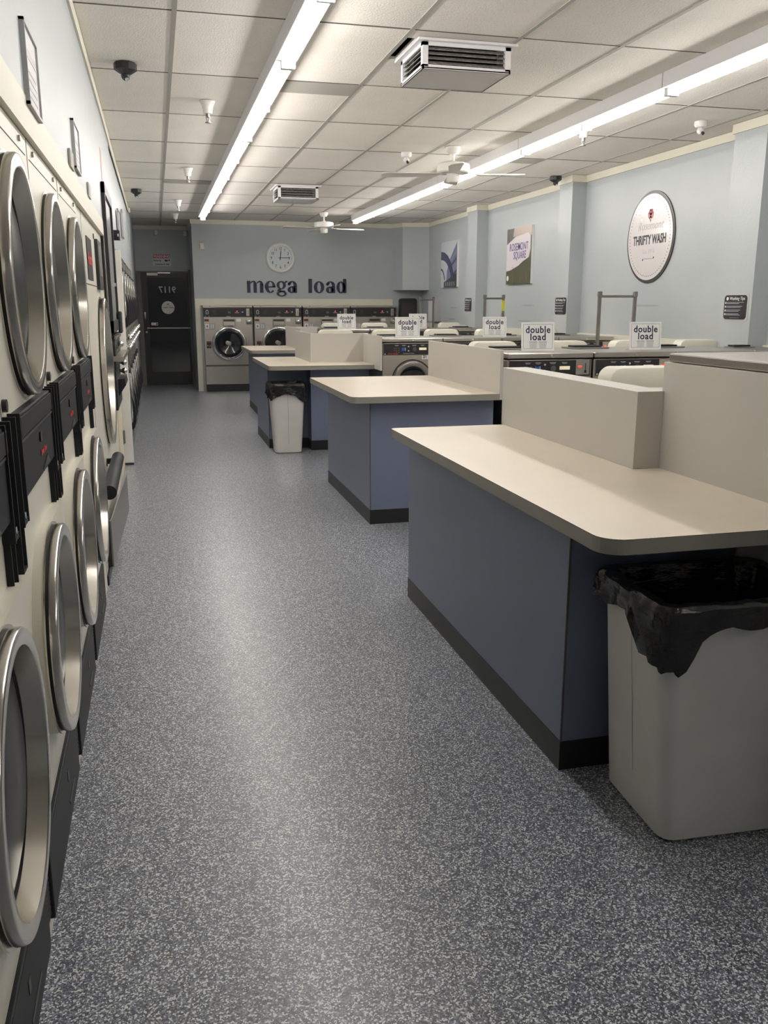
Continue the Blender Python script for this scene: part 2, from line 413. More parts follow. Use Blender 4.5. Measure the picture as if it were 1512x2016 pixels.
vent(1.50, 1.985, 11.02, 11.5, 2.705, 'smaller looking white louvred air vent box far down the ceiling')

def fan(x, y, rz, label):
    t = thing('ceiling_fan', label, 'fan', (x, y, ZC-.003), rz, 'white ceiling fans')
    mb = MB(); mb.lathe([(.066, 0), (.064, -.03), (.045, -.055), (.04, -.062), (.0, -.062)], FANW, n=24, caps=False); mb.build('canopy', t)
    mb = MB(); mb.cyl((0, 0, -.055), (0, 0, -.14), .012, FANW); mb.lathe([(.0, -.118), (.026, -.12), (.03, -.14), (0, -.142)], FANW, n=16, caps=False); mb.build('down_rod', t)
    mb = MB(); mb.lathe([(0, -.135), (.12, -.138), (.148, -.15), (.15, -.16), (.15, -.215), (.14, -.225), (.06, -.23), (.058, -.29), (.045, -.305), (0, -.306)], FANW, n=32, caps=False); mb.build('motor_housing', t)
    for k in range(4):
        R_ = Matrix.Rotation(PI/2*k, 4, 'Z') @ Matrix.Translation((0, 0, -.235)) @ Matrix.Rotation(.16, 4, 'X')
        mb = MB(); pts = [(.2, -.05), (.6, -.068), (.65, -.05), (.66, 0), (.65, .05), (.6, .068), (.2, .05)]
        mb.prism(pts, -.003, .003, FANW, R_); b = mb.build('fan_blade', t)
        mb = MB(); mb.prism([(.1, -.015), (.2, -.03), (.26, -.03), (.26, .03), (.2, .03), (.1, .015)], .003, .007, FANW, R_); mb.build('blade_bracket', b)
fan(2.706, 8.081, -.28, 'white four blade ceiling fan in front of the right line of lights')
fan(2.62, 14.1, .12, 'far white ceiling fan hanging above the clock side of the back wall')

def cup(mb_, r, m): mb_.lathe([(r*.55, 0), (r*.95, -.002), (r, -.006), (r*.78, -.03), (r*.62, -.06), (r*.58, -.085), (0, -.086)], m, n=24, caps=False)
s0 = thing('fire_sprinkler', '', 'sprinkler', (0, 0, 0), 0, 'pendant fire sprinklers')
mb = MB(); cup(mb, .055, FANW); mb.build('escutcheon_cup', s0)
mb = MB(); mb.cyl((0, 0, -.085), (0, 0, -.11), .014, STEELD); mb.cyl((-.012, 0, -.11), (-.004, 0, -.14), .004, STEELD); mb.cyl((.012, 0, -.11), (.004, 0, -.14), .004, STEELD); mb.lathe([(0, -.138), (.02, -.14), (.02, -.145), (0, -.146)], STEELD, n=16, caps=False); mb.build('sprinkler_head', s0)
sp_ = [((.436, 6.77), 'white cupped sprinkler left of the lights, nearest to the camera'), ((.409, 9.97), 'white cupped sprinkler left of the lights, second from the camera'), ((.381, 12.94), 'white cupped sprinkler left of the lights, third from the camera'), ((.388, 14.84), 'white cupped sprinkler left of the lights, farthest near the back door'), ((3.42, 6.93), 'white cupped sprinkler just right of the right light line')]
for i, ((x, y), lab) in enumerate(sp_):
    if i == 0: s0.location = (x, y, ZC-.001); s0['label'] = lab
    else: dup(s0, (x, y, ZC-.001), lab)
def domecam(x, y, m, label, r=.062):
    t = thing('security_camera', label, 'camera', (x, y, ZC-.003), 0, 'ceiling security cameras')
    mb = MB()
    if m is BLACK: mb.lathe([(r, 0), (r*1.08, -.005), (r*1.08, -.04), (r*.5, -.062), (0, -.064)], m, n=10, caps=False, smooth=False)
    else: mb.lathe([(r*.95, 0), (r, -.005), (r, -.03), (r*.8, -.045), (0, -.05)], m, n=24, caps=False)
    mb.build('base', t)
    mb = MB(); mb.lathe([(.028*math.sin(a*PI/8), -.07-.028*math.cos(a*PI/8)) for a in range(9)], m, n=20, caps=False); e = mb.build('eyeball', t)
    mb = MB(); mb.cyl((.004, -.02, -.085), (.006, -.032, -.096), .012, CHROME if m is BLACK else BLACK); mb.build('lens', e)
domecam(-.093, 5.88, BLACK, 'black eyeball security camera on the ceiling above the near dryers')
domecam(-.147, 11.91, BLACK, 'black security camera on the ceiling far down the left side')
domecam(4.40, 9.55, BLACK, 'black security camera beside the middle pillar of the right wall')
domecam(2.365, 8.452, WHITE, 'white security camera left of the near ceiling fan', .05)
domecam(4.20, 6.50, WHITE, 'white security camera near the right edge above the round sign', .05)

# ================================================================== left side: dryers
def door_round(mb_, gl, c, r, xb, xf, depth):
    # ring standing proud of the face; axis along +x
    T = frame((0, c[0], c[1]), (0, 1, 0), (0, 0, 1)); T.translation = (0, c[0], c[1])
    k = r/.285
    mb_.lathe([(.282*k, xb), (.282*k, xb+.012)], RUBBER, T, 72, caps=False)
    mb_.lathe([(.291*k, xb), (.291*k, xb+.004), (.282*k, xb+.005)], RING, T, 72, caps=False)
    mb_.lathe([(.281*k, xb+.010), (.285*k, xb+.011), (.285*k, xf-.006), (.282*k, xf-.001), (.279*k, xf), (.254*k, xf), (.250*k, xf-.002)], RING, T, 72, caps=False)
    mb_.lathe([(.250*k, xf-.002), (.240*k, xf-depth)], RINGIN, T, 72, caps=False)
    gl.lathe([(.240*k, xf-depth), (.233*k, xf-depth+.006), (.226*k, xf-depth+.001), (.17*k, xf-depth+.014), (.09*k, xf-depth+.022), (0, xf-depth+.025)], DRYGLASS, T, 64, caps=False)

DW = .81
def holed(mb_, y0, y1, z0, z1, cyy, czz, r, xa, xf, m, n=48, rl=0):
    # plate on the wall plane with a round opening
    vs = []; fs = []
    for i in range(n):
        a_ = 2*PI*i/n+PI/4; c_, s_ = math.cos(a_), math.sin(a_)
        k_ = 1/max(abs(c_), abs(s_)); ex = c_*k_; ez = s_*k_
        Y_ = cyy+(y1-cyy)*ex if ex > 0 else cyy+(cyy-y0)*ex; Z_ = czz+(z1-czz)*ez if ez > 0 else czz+(czz-z0)*ez
        if rl and c_ < -1e-6: Y_ = cyy+rl*c_; Z_ = czz+rl*s_
        vs += [(xf, Y_, Z_), (xf, cyy+r*c_, czz+r*s_), (xa, cyy+r*c_, czz+r*s_), (xa, Y_, Z_)]
    for i in range(n):
        j = (i+1) % n
        fs += [(4*i, 4*i+1, 4*j+1, 4*j), (4*i+1, 4*i+2, 4*j+2, 4*j+1), (4*i+3, 4*i, 4*j, 4*j+3)]
    mb_.add(vs, fs, m)
d0 = thing('stack_dryer', '', 'dryer', (0, 0, 0), 0, 'stacked tumble dryers built into the left wall')
XFc = -.324
mb = MB(); mb.bbox(-1.15, -.40, .004, DW-.004, 0, 1.92, ENAMEL, .004)
holed(mb, .002, DW-.002, 1.24, 1.92, DW/2, 1.535, .262, -.41, XFc, ENAMEL)
holed(mb, .002, DW-.002, .25, 1.24, DW/2, .63, .26, -.41, XFc, ENAMEL)
mb.box(-.41, XFc, .002, DW-.002, 0, .25, ENAMEL)
mb.box(XFc, XFc+.001, .04, .77, 1.868, 1.871, SEAMM); mb.box(XFc, XFc+.001, .0, .003, .3, 1.92, SEAMM)
for y in (.12, .66): mb.cyl((XFc, y, 1.895), (XFc+.006, y, 1.895), .008, STEEL)
for y in (.03, .40, .62): mb.cyl((XFc, y, 1.262), (XFc+.01, y, 1.262), .014, BLACK)
mb.build('cabinet', d0)
a, g = MB(), MB(); door_round(a, g, (DW/2, 1.535), .285, XFc, -.292, .046); u = a.build('upper_door', d0); g.build('door_glass', u)
a, g = MB(), MB(); holed(a, .075, .715, .35, .91, DW/2, .63, .255, XFc-.02, -.298, ENAMEL, rl=.28); door_round(a, g, (DW/2, .63), .277, -.298, -.268, .046)
u = a.build('lower_door', d0); g.build('door_glass', u)
# upper control panel
mb = MB(); mb.bbox(-.330, -.304, .085, DW-.085, 1.045, 1.235, DARK, .003)
mb.bbox(-.304, -.300, .10, DW-.10, 1.182, 1.228, DARK, .001); mb.box(-.304, -.301, .1, .71, 1.172, 1.178, BLACK)
T = FXL(-.303, 0, 0)
mb.text('Speed Queen', .021, .46, 1.095, RED, T, bold=.03, shear=.3, align='CENTER')
mb.box(.40, .425, 1.13, 1.155, 0, .003, BLACK, T); mb.prism([(.42, 1.055), (.56, 1.055), (.52, 1.08)], 0, .002, BLACK, T)
mb.build('control_panel', d0)
for y in (.045, .72):
    mb = MB(); mb.box(-.349, -.335, y-.035, y+.035, 1.0, 1.24, BLACK); mb.box(-.335, -.298, y-.035, y-.028, 1.0, 1.24, DARK); mb.box(-.335, -.298, y+.028, y+.035, 1.0, 1.24, DARK)
    mb.box(-.349, -.332, y-.03, y+.03, .90, 1.0, BLACK); mb.box(-.332, -.310, y-.03, y-.024, .90, 1.0, DARK); mb.box(-.332, -.310, y+.024, y+.03, .90, 1.0, DARK); mb.box(-.349, -.31, y-.03, y+.03, .894, .90, DARK)
    mb.box(-.335, -.30, y-.028, y+.028, 1.0, 1.012, DARK); mb.cyl((-.33, y, 1.02), (-.30, y, 1.02), .008, CHROME)
    mb.build('coin_channel', d0)
mb = MB(); mb.bbox(-.349, -.312, .0, DW-.09, .035, .245, DARK, .004); mb.box(-.312, -.31, .42, .44, .16, .19, BLACK); mb.box(-.312, -.31, .42, .56, .09, .10, BLACK)
mb.build('lower_panel', d0)
mb = MB(); mb.box(-.349, -.322, DW-.088, DW-.002, .05, .25, STEELD)
for q in range(14): mb.box(-.322, -.319, DW-.085, DW-.005, .06+q*.013, .065+q*.013, BLACK)
mb.build('louvre_grille', d0)
mb = MB(); mb.box(-.35, -.325, 0, DW, 0, .035, KICK); mb.build('kick_plate', d0)
labs = ['cream stacked dryer at the left edge, nearest to the camera', 'cream stacked dryer, second along the left wall', 'cream stacked dryer, third along the left wall', 'cream stacked dryer, last of the small stacks beside the big dryer']
for k in range(4):
    y = 1.15+DW*k
    if k == 0: d0.location = (0, y, 0); d0['label'] = labs[0]
    else: dup(d0, (0, y, 0), labs[k])

# the big dryer
t = thing('big_dryer', 'large single door cream dryer with a wide steel ring past the stacked dryers', 'dryer', (0, 4.42, 0))
mb = MB(); mb.bbox(-1.15, -.43, .0, 2.0, 0, 1.92, ENAMEL, .004)
holed(mb, .0, 2.0, .0, 1.92, 1.38, 1.06, .41, -.43, -.33, ENAMEL)
mb.box(-.33, -.329, .30, .306, .05, 1.92, SEAMM); mb.box(-.33, -.329, .306, 2.0, 1.572, 1.578, SEAMM)
mb.cyl((-.33, 1.2, 1.86), (-.325, 1.2, 1.86), .016, BLACK); mb.cyl((-.33, .95, .55), (-.325, .95, .55), .014, BLACK)
mb.build('cabinet', t)
a, g = MB(), MB(); door_round(a, g, (1.38, 1.06), .45, -.330, -.290, .06); u = a.build('door', t); g.build('door_glass', u)
mb = MB(); mb.box(-.33, -.326, .55, .92, 1.60, 1.82, DARK); mb.text('Huebsch', .09, .735, 1.68, RED, FXL(-.326, 0, 0), bold=.03, align='CENTER'); mb.build('nameplate', t)
mb = MB(); mb.bbox(-.33, -.31, 1.25, 1.6, 1.56, 1.85, BLACK, .003); mb.bbox(-.312, -.308, 1.30, 1.55, 1.64, 1.82, STEELD, .001); mb.build('display_window', t)
mb = MB(); mb.box(-.33, -.32, 1.62, 1.75, 1.33, 1.46, BLACK); mb.build('coin_plate', t)
mb = MB(); mb.cyl((-.27, .02, .565), (-.27, 1.08, .565), .036, DARK, 20); mb.box(-.35, -.27, .12, .15, .55, .58, DARK); mb.box(-.35, -.27, .95, .98, .55, .58, DARK); mb.build('bar_handle', t)
mb = MB(); mb.box(-.33, -.32, .3, 1.98, .0, .05, KICK); mb.build('kick_plate', t)
mb = MB(); T = Matrix.Translation((-.318, .45, .06)) @ Matrix.Rotation(-.03, 4, 'Z'); mb.bbox(.012, .02, 0, 1.4, 0, .26, STEELD, .002, T); mb.box(-.01, .012, .0, .02, 0, .26, BLACK, T); mb.build('lower_vent_plate', t)

# change / soap machine with a black framed board
t = thing('vending_machine', 'tall machine with black framed board, steel shelf and chrome knobs past the big dryer', 'vending machine', (0, 6.46, 0))
mb = MB(); mb.bbox(-1.0, -.36, 0, 1.12, 0, 2.0, CREAM, .004); mb.build('cabinet', t)
mb = MB(); yo = -.0
for (y0, y1, z0, z1) in ((0, .05, 1.28, 2.27), (1.0, 1.06, 1.28, 2.25), (0, 1.06, 2.2, 2.27), (0, 1.06, 1.28, 1.36)): mb.box(-.36 if z1 < 1.99 else -.308, -.285, y0, y1, z0, z1, BLACK)
mb.bbox(-.29, -.262, .9, 1.08, 1.25, 1.42, BLACK, .01); mb.build('board_frame', t)
mb = MB(); mb.box(-.306, -.30, .05, 1.0, 1.36, 2.2, BRICKG); mb.cyl((-.30, .9, 1.62), (-.285, .9, 1.62), .018, CHROME); mb.build('board_panel', t)
mb = MB(); mb.box(-.36, -.29, .1, 1.0, 1.02, 1.26, BLACK); mb.box(-.36, -.30, .2, 1.0, .72, 1.0, BLACK); mb.build('dispensing_bay', t)
mb = MB(); mb.bbox(-.36, -.235, .05, 1.1, 1.08, 1.115, STEEL, .004); mb.bbox(-.36, -.275, .1, .95, 1.23, 1.245, STEEL, .002); mb.box(-.28, -.272, .1, .95, 1.15, 1.165, STEEL); mb.build('shelf', t)
for y, z in ((.35, 1.19), (.80, 1.03), (.80, .965)):
    mb = MB(); mb.cyl((-.3, y, z), (-.275, y, z), .012, CHROME); T = frame((-.262, y, z), (0, 1, 0), (0, 0, 1))
    mb.lathe([(.024*math.sin(a*PI/8), -.024*math.cos(a*PI/8)) for a in range(9)], CHROME, T, 18, caps=False); mb.build('knob', t)
mb = MB(); mb.prism([(-.36, .92), (-.25, .93), (-.245, .88), (-.30, .80), (-.31, .70), (-.36, .68)], -.95, -.45, BLACK, frame((0, 0, 0), (1, 0, 0), (0, 0, 1))); mb.build('scoop_tray', t)
mb = MB(); mb.bbox(-.308, -.24, 7.60, 7.62, 1.97, 2.05, BLACK, .008); mb.box(-.26, -.25, 7.595, 7.60, 2.0, 2.02, WHITE)
tag(mb.build('wall_bracket'), 'small black bracket with a hole sticking out of the left wall', 'bracket')
mb = MB(); mb.box(XL, XL+.002, 6.7, 6.86, 2.30, 2.52, mat('pink_paper', (.6, .4, .38), .7)); tag(mb.build('notice_paper'), 'small pink notice on the left wall above the framed board', 'notice')

# cream door in the left wall
mb = MB(); mb.box(-.42, -.36, 7.60, 7.68, 0, 2.02, CREAM); mb.box(-.42, -.36, 8.40, 8.46, 0, 2.02, CREAM); mb.box(-.42, -.36, 7.6, 8.46, 1.96, 2.02, CREAM)
d = struct(mb.build('door_2'))
mb = MB(); mb.bbox(-.40, -.352, 7.685, 8.395, .01, 1.955, mat('yellowish_cream_paint', (.70, .64, .47), .45), .003); mb.build('door_leaf', d)
for z in (1.78, .28):
    mb = MB(); mb.box(-.352, -.345, 8.33, 8.43, z-.06, z+.06, STEELD); mb.cyl((-.342, 8.385, z-.06), (-.342, 8.385, z+.06), .008, STEELD); mb.build('hinge', d)

# steel machines in a row near the back door
mb = MB(); mb.bbox(-.42, -.272, 8.48, 8.51, .02, 1.945, WHITE, .003); mb.box(-.42, -.275, 8.48, 8.51, 0, .02, KICK)
tag(mb.build('end_panel'), 'tall white end panel beside the far row of steel stacked machines', 'panel')
g0 = thing('coin_dryer', '', 'dryer', (0, 0, 0), 0, 'steel stacked coin dryers in the far left row')
GW = .79
mb = MB(); mb.bbox(-1.0, -.32, .0, GW-.006, 0.0, 1.93, STEEL, .004); mb.box(-.32, -.30, .0, .02, .03, 1.93, STEELD); mb.build('cabinet', g0)
WP = mat('white_perforated_strip', (.6, .58, .53), .4)
for nm, z0 in (('upper_door', 1.27), ('lower_door', .27)):
    mb = MB(); mb.bbox(-.319, -.29, .10, .70, z0, z0+.56, DARK, .02)
    b = mb.build(nm, g0)
    mb = MB(); mb.prism([(-.29, z0-.02), (-.262, z0), (-.243, z0+.07), (-.243, z0+.20), (-.268, z0+.30), (-.29, z0+.33)], -.66, -.56, BLACK, frame((0, 0, 0), (1, 0, 0), (0, 0, 1))); mb.build('handle', b)
    mb = MB(); T = frame((0, .36, z0+.28), (0, 1, 0), (0, 0, 1)); mb.lathe([(.21, -.289), (.2, -.275), (.18, -.27), (.165, -.283)], STEELD, T, 32, caps=False); mb.lathe([(.166, -.285), (0, -.282)], GLASSD, T, 32, caps=False); mb.build('round_window', b)
    mb = MB(); mb.box(-.319, -.278, .03, .085, z0+.0, z0+.52, WP)
    for q in range(10): mb.box(-.2785, -.277, .05, .062, z0+.03+q*.05, z0+.042+q*.05, INK)
    mb.build('perforated_strip', g0)
mb = MB(); mb.bbox(-.319, -.285, .05, .72, 1.0, 1.24, STEEL, .004); mb.box(-.285, -.283, .1, .5, 1.12, 1.22, BLACK); mb.build('coin_panel', g0)
for y, z in ((.2, 1.08), (.36, 1.16), (.52, 1.08), (.64, 1.17)):
    mb = MB(); mb.cyl((-.285, y, z), (-.262, y, z), .012, CHROME); T = frame((-.252, y, z), (0, 1, 0), (0, 0, 1))
    mb.lathe([(.023*math.sin(a*PI/8), -.023*math.cos(a*PI/8)) for a in range(9)], CHROME, T, 16, caps=False); mb.build('knob', g0)
mb = MB(); mb.box(-.32, -.30, .0, GW-.006, 0, .1, STEELD); mb.build('kick_plate', g0)
og = ['nearest, against the white end panel', 'second from the white end panel', 'third from the white end panel', 'fourth from the white end panel', 'fifth from the white end panel', 'sixth from the white end panel', 'farthest, near the back door']
for k in range(7):
    y = 8.515+.795*k; lab = 'steel stacked coin dryer, '+og[k]
    if k == 0: g0.location = (0, y, 0); g0['label'] = lab
    else: dup(g0, (0, y, 0), lab)

# framed pictures above the near dryers
def lframe(y0, y1, z0, z1, label):
    t = thing('framed_notice', label, 'picture', (XL, (y0+y1)/2, z0), 0, 'framed notices above the dryers'); hw = (y1-y0)/2; h = z1-z0
    mb = MB(); T = FXL(0, 0, 0)
    for u0, u1, v0, v1 in ((-hw, -hw+.008, 0, h), (hw-.008, hw, 0, h), (-hw, hw, 0, .008), (-hw, hw, h-.008, h)): mb.box(u0, u1, v0, v1, 0, .014, GREYINK, T)
    mb.build('frame', t)
    mb = MB(); mb.box(-hw+.008, hw-.008, .008, h-.008, 0, .008, PAPER, T); mb.box(-hw+.03, hw-.03, h*.62, h*.72, .008, .009, GREYINK, T)
    for q in range(4): mb.box(-hw+.04, hw-.05, h*(.14+.1*q), h*(.17+.1*q), .008, .009, GREYINK, T)
    mb.build('printed_sheet', t)
lframe(2.72, 3.0, 2.0, 2.215, 'framed grey notice high on the left wall, nearest to the camera')
lframe(4.25, 4.54, 2.05, 2.25, 'framed grey notice high on the left wall, farther along')
lframe(9.3, 9.6, 2.10, 2.38, 'small framed notice on the left wall above the first far steel dryer')
lframe(10.6, 10.9, 2.2, 2.5, 'small framed notice on the left wall above the far steel dryers, farther one')

# ================================================================== islands
def counter(name, label, x0, y0, x1, y1, body, kick, panels, notch=None, cr=.07):
    """x0 aisle edge, y0 near edge, y1 far edge of the worktop"""
    t = thing(name, label, 'counter', (0, 0, 0), 0, 'folding counters at the ends of the washer rows')
    zt, zb = .885, .843
    mb = MB(); pts = []
    for i in range(8):
        a = PI+PI/2*i/7; pts.append((x0+cr+cr*math.cos(a), y0+cr+cr*math.sin(a)))
    pts += [(x1, y0), (x1, y1)] if not notch else [(x1, y0), (x1, notch[1]), (notch[0], notch[1]), (notch[0], y1)]
    c2 = .03
    for i in range(5):
        a = PI/2+PI/2*i/4; pts.append((x0+c2+c2*math.cos(a), y1-c2+c2*math.sin(a)))
    n = len(pts)
    vs = [(x, y, zb) for x, y in pts]+[(x, y, zt-.0015) for x, y in pts]+[(x, y, zt) for x, y in pts]
    mb.add(vs[:n*2], [list(range(n))[::-1]]+[(i, (i+1) % n, n+(i+1) % n, n+i) for i in range(n)], EDGE)
    mb.add(vs[n:], [(i, (i+1) % n, n+(i+1) % n, n+i) for i in range(n)], EDGEB)
    mb.add(vs[n*2:], [list(range(n))], TOP)
    mb.build('countertop', t)
    mb = MB()
    for b in body: mb.box(*b, .095, zb, BLUE)
    bx0, bx1, by0, by1 = body[0]
    mb.box(bx0-.0015, bx0, by0, by0+.004, .1, zb, SEAMM); mb.box(bx0, bx0+.004, by0-.0015, by0, .1, zb, SEAMM)
    mb.build('base_cabinet', t)
    mb = MB()
    for b in body: mb.box(b[0]-.003, b[1], b[2]-.003, b[3], 0, .10, KICK)
    mb.build('kick_plate', t)
    for nm, b in panels:
        mb = MB(); mb.bbox(*b, PANEL, .0015); mb.build(nm, t)
    return t
PT = .02
counter('folding_counter', 'nearest folding counter, beige top over a blue base, bin under its end', 1.08, 1.95, 1.775, 4.12,
        [(1.19, 1.77, 2.36, 4.16)], None,
        [('low_side_panel', (1.668, 1.775, 2.845, 4.14, .885, 1.168)), ('tall_side_panel', (1.775, 1.795, 1.55, 2.86, 0, 1.272)), ('low_side_panel', (1.775, 1.795, 2.86, 4.14, .0, 1.168))])
counter('folding_counter', 'second folding counter with blue base and grey end panel, no bin', 1.207, 5.59, 2.235, 7.25,
        [(1.355, 1.66, 5.70, 7.24), (1.66, 2.235, 5.705, 7.24)], None,
        [('side_panel', (2.235, 2.257, 5.60, 7.25, .843, 1.178))])
counter('folding_counter', 'third folding counter with white bin standing at its near end', 1.05, 8.68, 2.11, 10.29,
        [(1.09, 1.50, 9.15, 10.24), (1.50, 2.11, 8.93, 9.19)], None,
        [('side_panel', (2.112, 2.13, 8.44, 9.20, .843, 1.179)), ('back_panel', (1.57, 2.13, 9.20, 9.22, .885, 1.182)), ('end_panel', (1.55, 1.57, 9.20, 10.29, .0, 1.184))], notch=(1.549, 9.199))
counter('folding_counter', 'farthest folding counter, in front of the large back washers', 1.19, 11.78, 1.85, 13.18,
        [(1.29, 1.85, 11.9, 13.15)], None,
        [('side_panel', (1.85, 1.87, 11.79, 13.18, 0.0, 1.17)), ('back_panel', (1.87, 2.17, 12.28, 12.30, .885, 1.178))])

# ================================================================== front-loading washers
def front_loader(W=.632, H=1.152, D=.70):
    t = thing('front_load_washer', '', 'washer', (0, 0, 0), 0, 'front loading washers')
    mb = MB(); mb.bbox(.004, W-.004, 0, D, .12, H-.045, STEEL, .008); mb.box(.012, W-.012, .01, D, 0, .12, KICK); mb.build('cabinet', t)
    mb = MB(); mb.bbox(0.002, W-.002, -.014, D, H-.038, H, STEEL, .007); b = mb.build('lid', t)
    mb = MB(); mb.cyl((W*.5, -.014, H-.018), (W*.5, -.022, H-.018), .009, CHROME); mb.build('lock', b)
    mb = MB(); mb.bbox(.012, W-.012, -.006, .002, .985, H-.046, STEELD, .004); mb.bbox(.018, W-.018, -.009, -.005, .992, H-.052, BLACK, .002); p = mb.build('control_panel', t)
    mb = MB(); T = FY(0, -.009, 0)
    mb.box(.204, .236, 1.03, 1.06, 0, .003, BLUEB, T); mb.box(.219, .221, 1.03, 1.06, .003, .004, INK, T); mb.box(.238, .242, 1.03, 1.06, 0, .002, WHITE, T)
    mb.lathe([(.02, 0), (.02, .002)], mat('brown_dial_print', (.10, .085, .08), .5), T @ Matrix.Translation((.338, 1.045, 0)), 14)
    for x, z in ((.12, 1.05), (.14, 1.05), (.165, 1.052), (.14, 1.03), (.12, 1.03), (.165, 1.03), (.14, 1.012), (.165, 1.012)): mb.box(x, x+.014, z, z+.008, 0, .001, GREYM if False else mat('panel_print', (.12, .11, .11), .5), T)
    for x, w_ in ((.13, .04), (.205, .04), (.31, .045), (.40, .04)): mb.box(x, x+w_, 1.083, 1.086, 0, .001, LTINK, T); mb.box(x+.005, x+w_-.005, 1.077, 1.079, 0, .001, LTINK, T)
    mb.text('Speed Queen', .019, .06, .998, RED, T, bold=.03, shear=.2); mb.text('Commercial Washer', .014, .215, 1.0, LTINK, T, shear=.2)
    mb.lathe([(.007, 0), (.007, .001)], LTINK, T @ Matrix.Translation((.03, 1.0, 0)), 10)
    mb.build('panel_markings', p)
    mb = MB(); mb.box(.384, .46, 1.036, 1.06, 0, .002, mat('lit_cream_window', (.75, .68, .50), .4, emit=(1, .9, .62), estr=.35), T); mb.build('display', p)
    for z in (1.072, 1.03):
        mb = MB(); mb.lathe([(.009, 0), (.008, .008), (0, .009)], CHROME, T @ Matrix.Translation((.272, z, 0)), 14, caps=False); mb.build('knob', p)
    mb = MB(); mb.bbox(.503, .605, .999, 1.10, 0, .006, STEEL, .003, T); mb.box(.572, .577, 1.02, 1.08, .006, .0075, INK, T); mb.box(.568, .582, 1.012, 1.03, .006, .009, BLACK, T); mb.build('coin_plate', p)
    mb = MB()
    for i in range(3): mb.box(.522+i*.009, .528+i*.009, 1.05, 1.062, .006, .0075, LED, T)
    mb.build('price_display', p)
    mb = MB(); Td = FY(W*.5, 0, .73)
    mb.lathe([(.216, 0), (.216, .004), (.205, .006)], RUBBER, Td, 48, caps=False); mb.lathe([(.205, 0), (.205, .012), (.196, .03), (.185, .034), (.15, .03), (.142, .018)], STEELD, Td, 48, caps=False); mb.bbox(.17, .215, -.05, .05, .012, .045, STEEL, .008, Td); d_ = mb.build('door', t)
    mb = MB(); mb.lathe([(.143, .018), (.12, .01), (.06, .002), (0, .0)], GLASSD, Td, 36, caps=False); mb.build('door_glass', d_)
    mb = MB(); mb.prism(rrect(.33, .20, .05, x0=.04, y0=.44), H, H+.010, STEELD); mb.bbox(.10, .32, .50, .62, H+.010, H+.022, DARK, .004); mb.build('soap_dispenser', t)
    return t
fl = front_loader()
rown = {2: 'second row, beyond the nearest counter', 3: 'third row', 4: 'farthest row'}
used = False
rows = {2: [(2.305+.648*k, 5.66) for k in range(3)]+[(4.249-.18+.0, 5.66)], 3: [(2.142+.628*k, 8.50) for k in range(4)], 4: [(2.185+.628*k, 11.82) for k in range(4)]}
rows[2][3] = (4.249, 5.66)
wl = {(2, 0): 'steel front loading washer in the second row, first from the aisle, card on top', (2, 1): 'steel front loading washer in the second row, second from the aisle, card on top',
      (2, 2): 'steel front loading washer in the second row, third from the aisle', (2, 3): 'steel front loading washer in the second row, last against the right wall',
      (3, 0): 'steel front loading washer numbered 21, first from the aisle in the third row', (3, 1): 'steel front loading washer next right of number 21', (3, 2): 'steel front loading washer in the third row, third from the aisle',
      (3, 3): 'steel front loading washer in the third row, last one at the right',
      (4, 0): 'steel front loading washer in the farthest island row, first from the aisle', (4, 1): 'steel front loading washer in the farthest island row, second from the aisle', (4, 2): 'steel front loading washer in the farthest island row, third from the aisle', (4, 3): 'steel front loading washer in the farthest island row, last by the right wall'}
for r, L in rows.items():
    for k, (x, y) in enumerate(L):
        if not used: fl.location = (x, y, 0); fl['label'] = wl[(r, k)]; o = fl; used = True
        else: o = dup(fl, (x, y, 0), wl[(r, k)])
        if (r, k) == (2, 3): o.scale = (.66, .67, 1)
        elif (r, k) == (4, 3): o.scale = (.98, .86, 1)
        elif r > 2: o.scale = (.99, 1, 1)
        if r == 2 and k < 3: o.scale = (1.015, 1, 1)
        if (r, k) == (3, 0):
            mb = MB(); T = FY(0, -.001, 0); mb.box(.415, .480, .945, .996, 0, .002, SIGNW, T); mb.text('21', .04, .4475, .957, INK, T @ Matrix.Translation((0, 0, .002)), bold=.03, align='CENTER'); mb.build('number_tag', o)

# tall washer of the nearest row: only its steel lid shows
t = thing('front_load_washer', 'taller washer with wide steel lid behind the tall grey panel at right edge', 'washer', (1.80, 1.75, 0), 0, 'front loading washers')
mb = MB(); mb.bbox(.0, .80, 0, 1.05, 0, 1.262, STEELD, .005); mb.build('cabinet', t)
mb = MB(); mb.bbox(-.024, .81, -.02, 1.085, 1.2735, 1.305, STEELD, .006); mb.box(-.0, .8, 0, 1.06, 1.262, 1.272, BLACK); mb.build('lid', t)
mb = MB(); mb.bbox(.02, .78, -.01, 0, 1.05, 1.24, BLACK, .004); mb.build('control_panel', t)
mb = MB(); mb.lathe([(.24, 0), (.24, .02), (.22, .04), (.18, .03)], STEEL, FY(.4, 0, .72), 40, caps=False); mb.lathe([(.18, .03), (0, .01)], GLASSD, FY(.4, 0, .72), 40, caps=False); mb.build('door', t)
t2 = dup(t, (2.64, 1.75, 0), 'taller washer with steel lid, beyond the first one at the right edge')

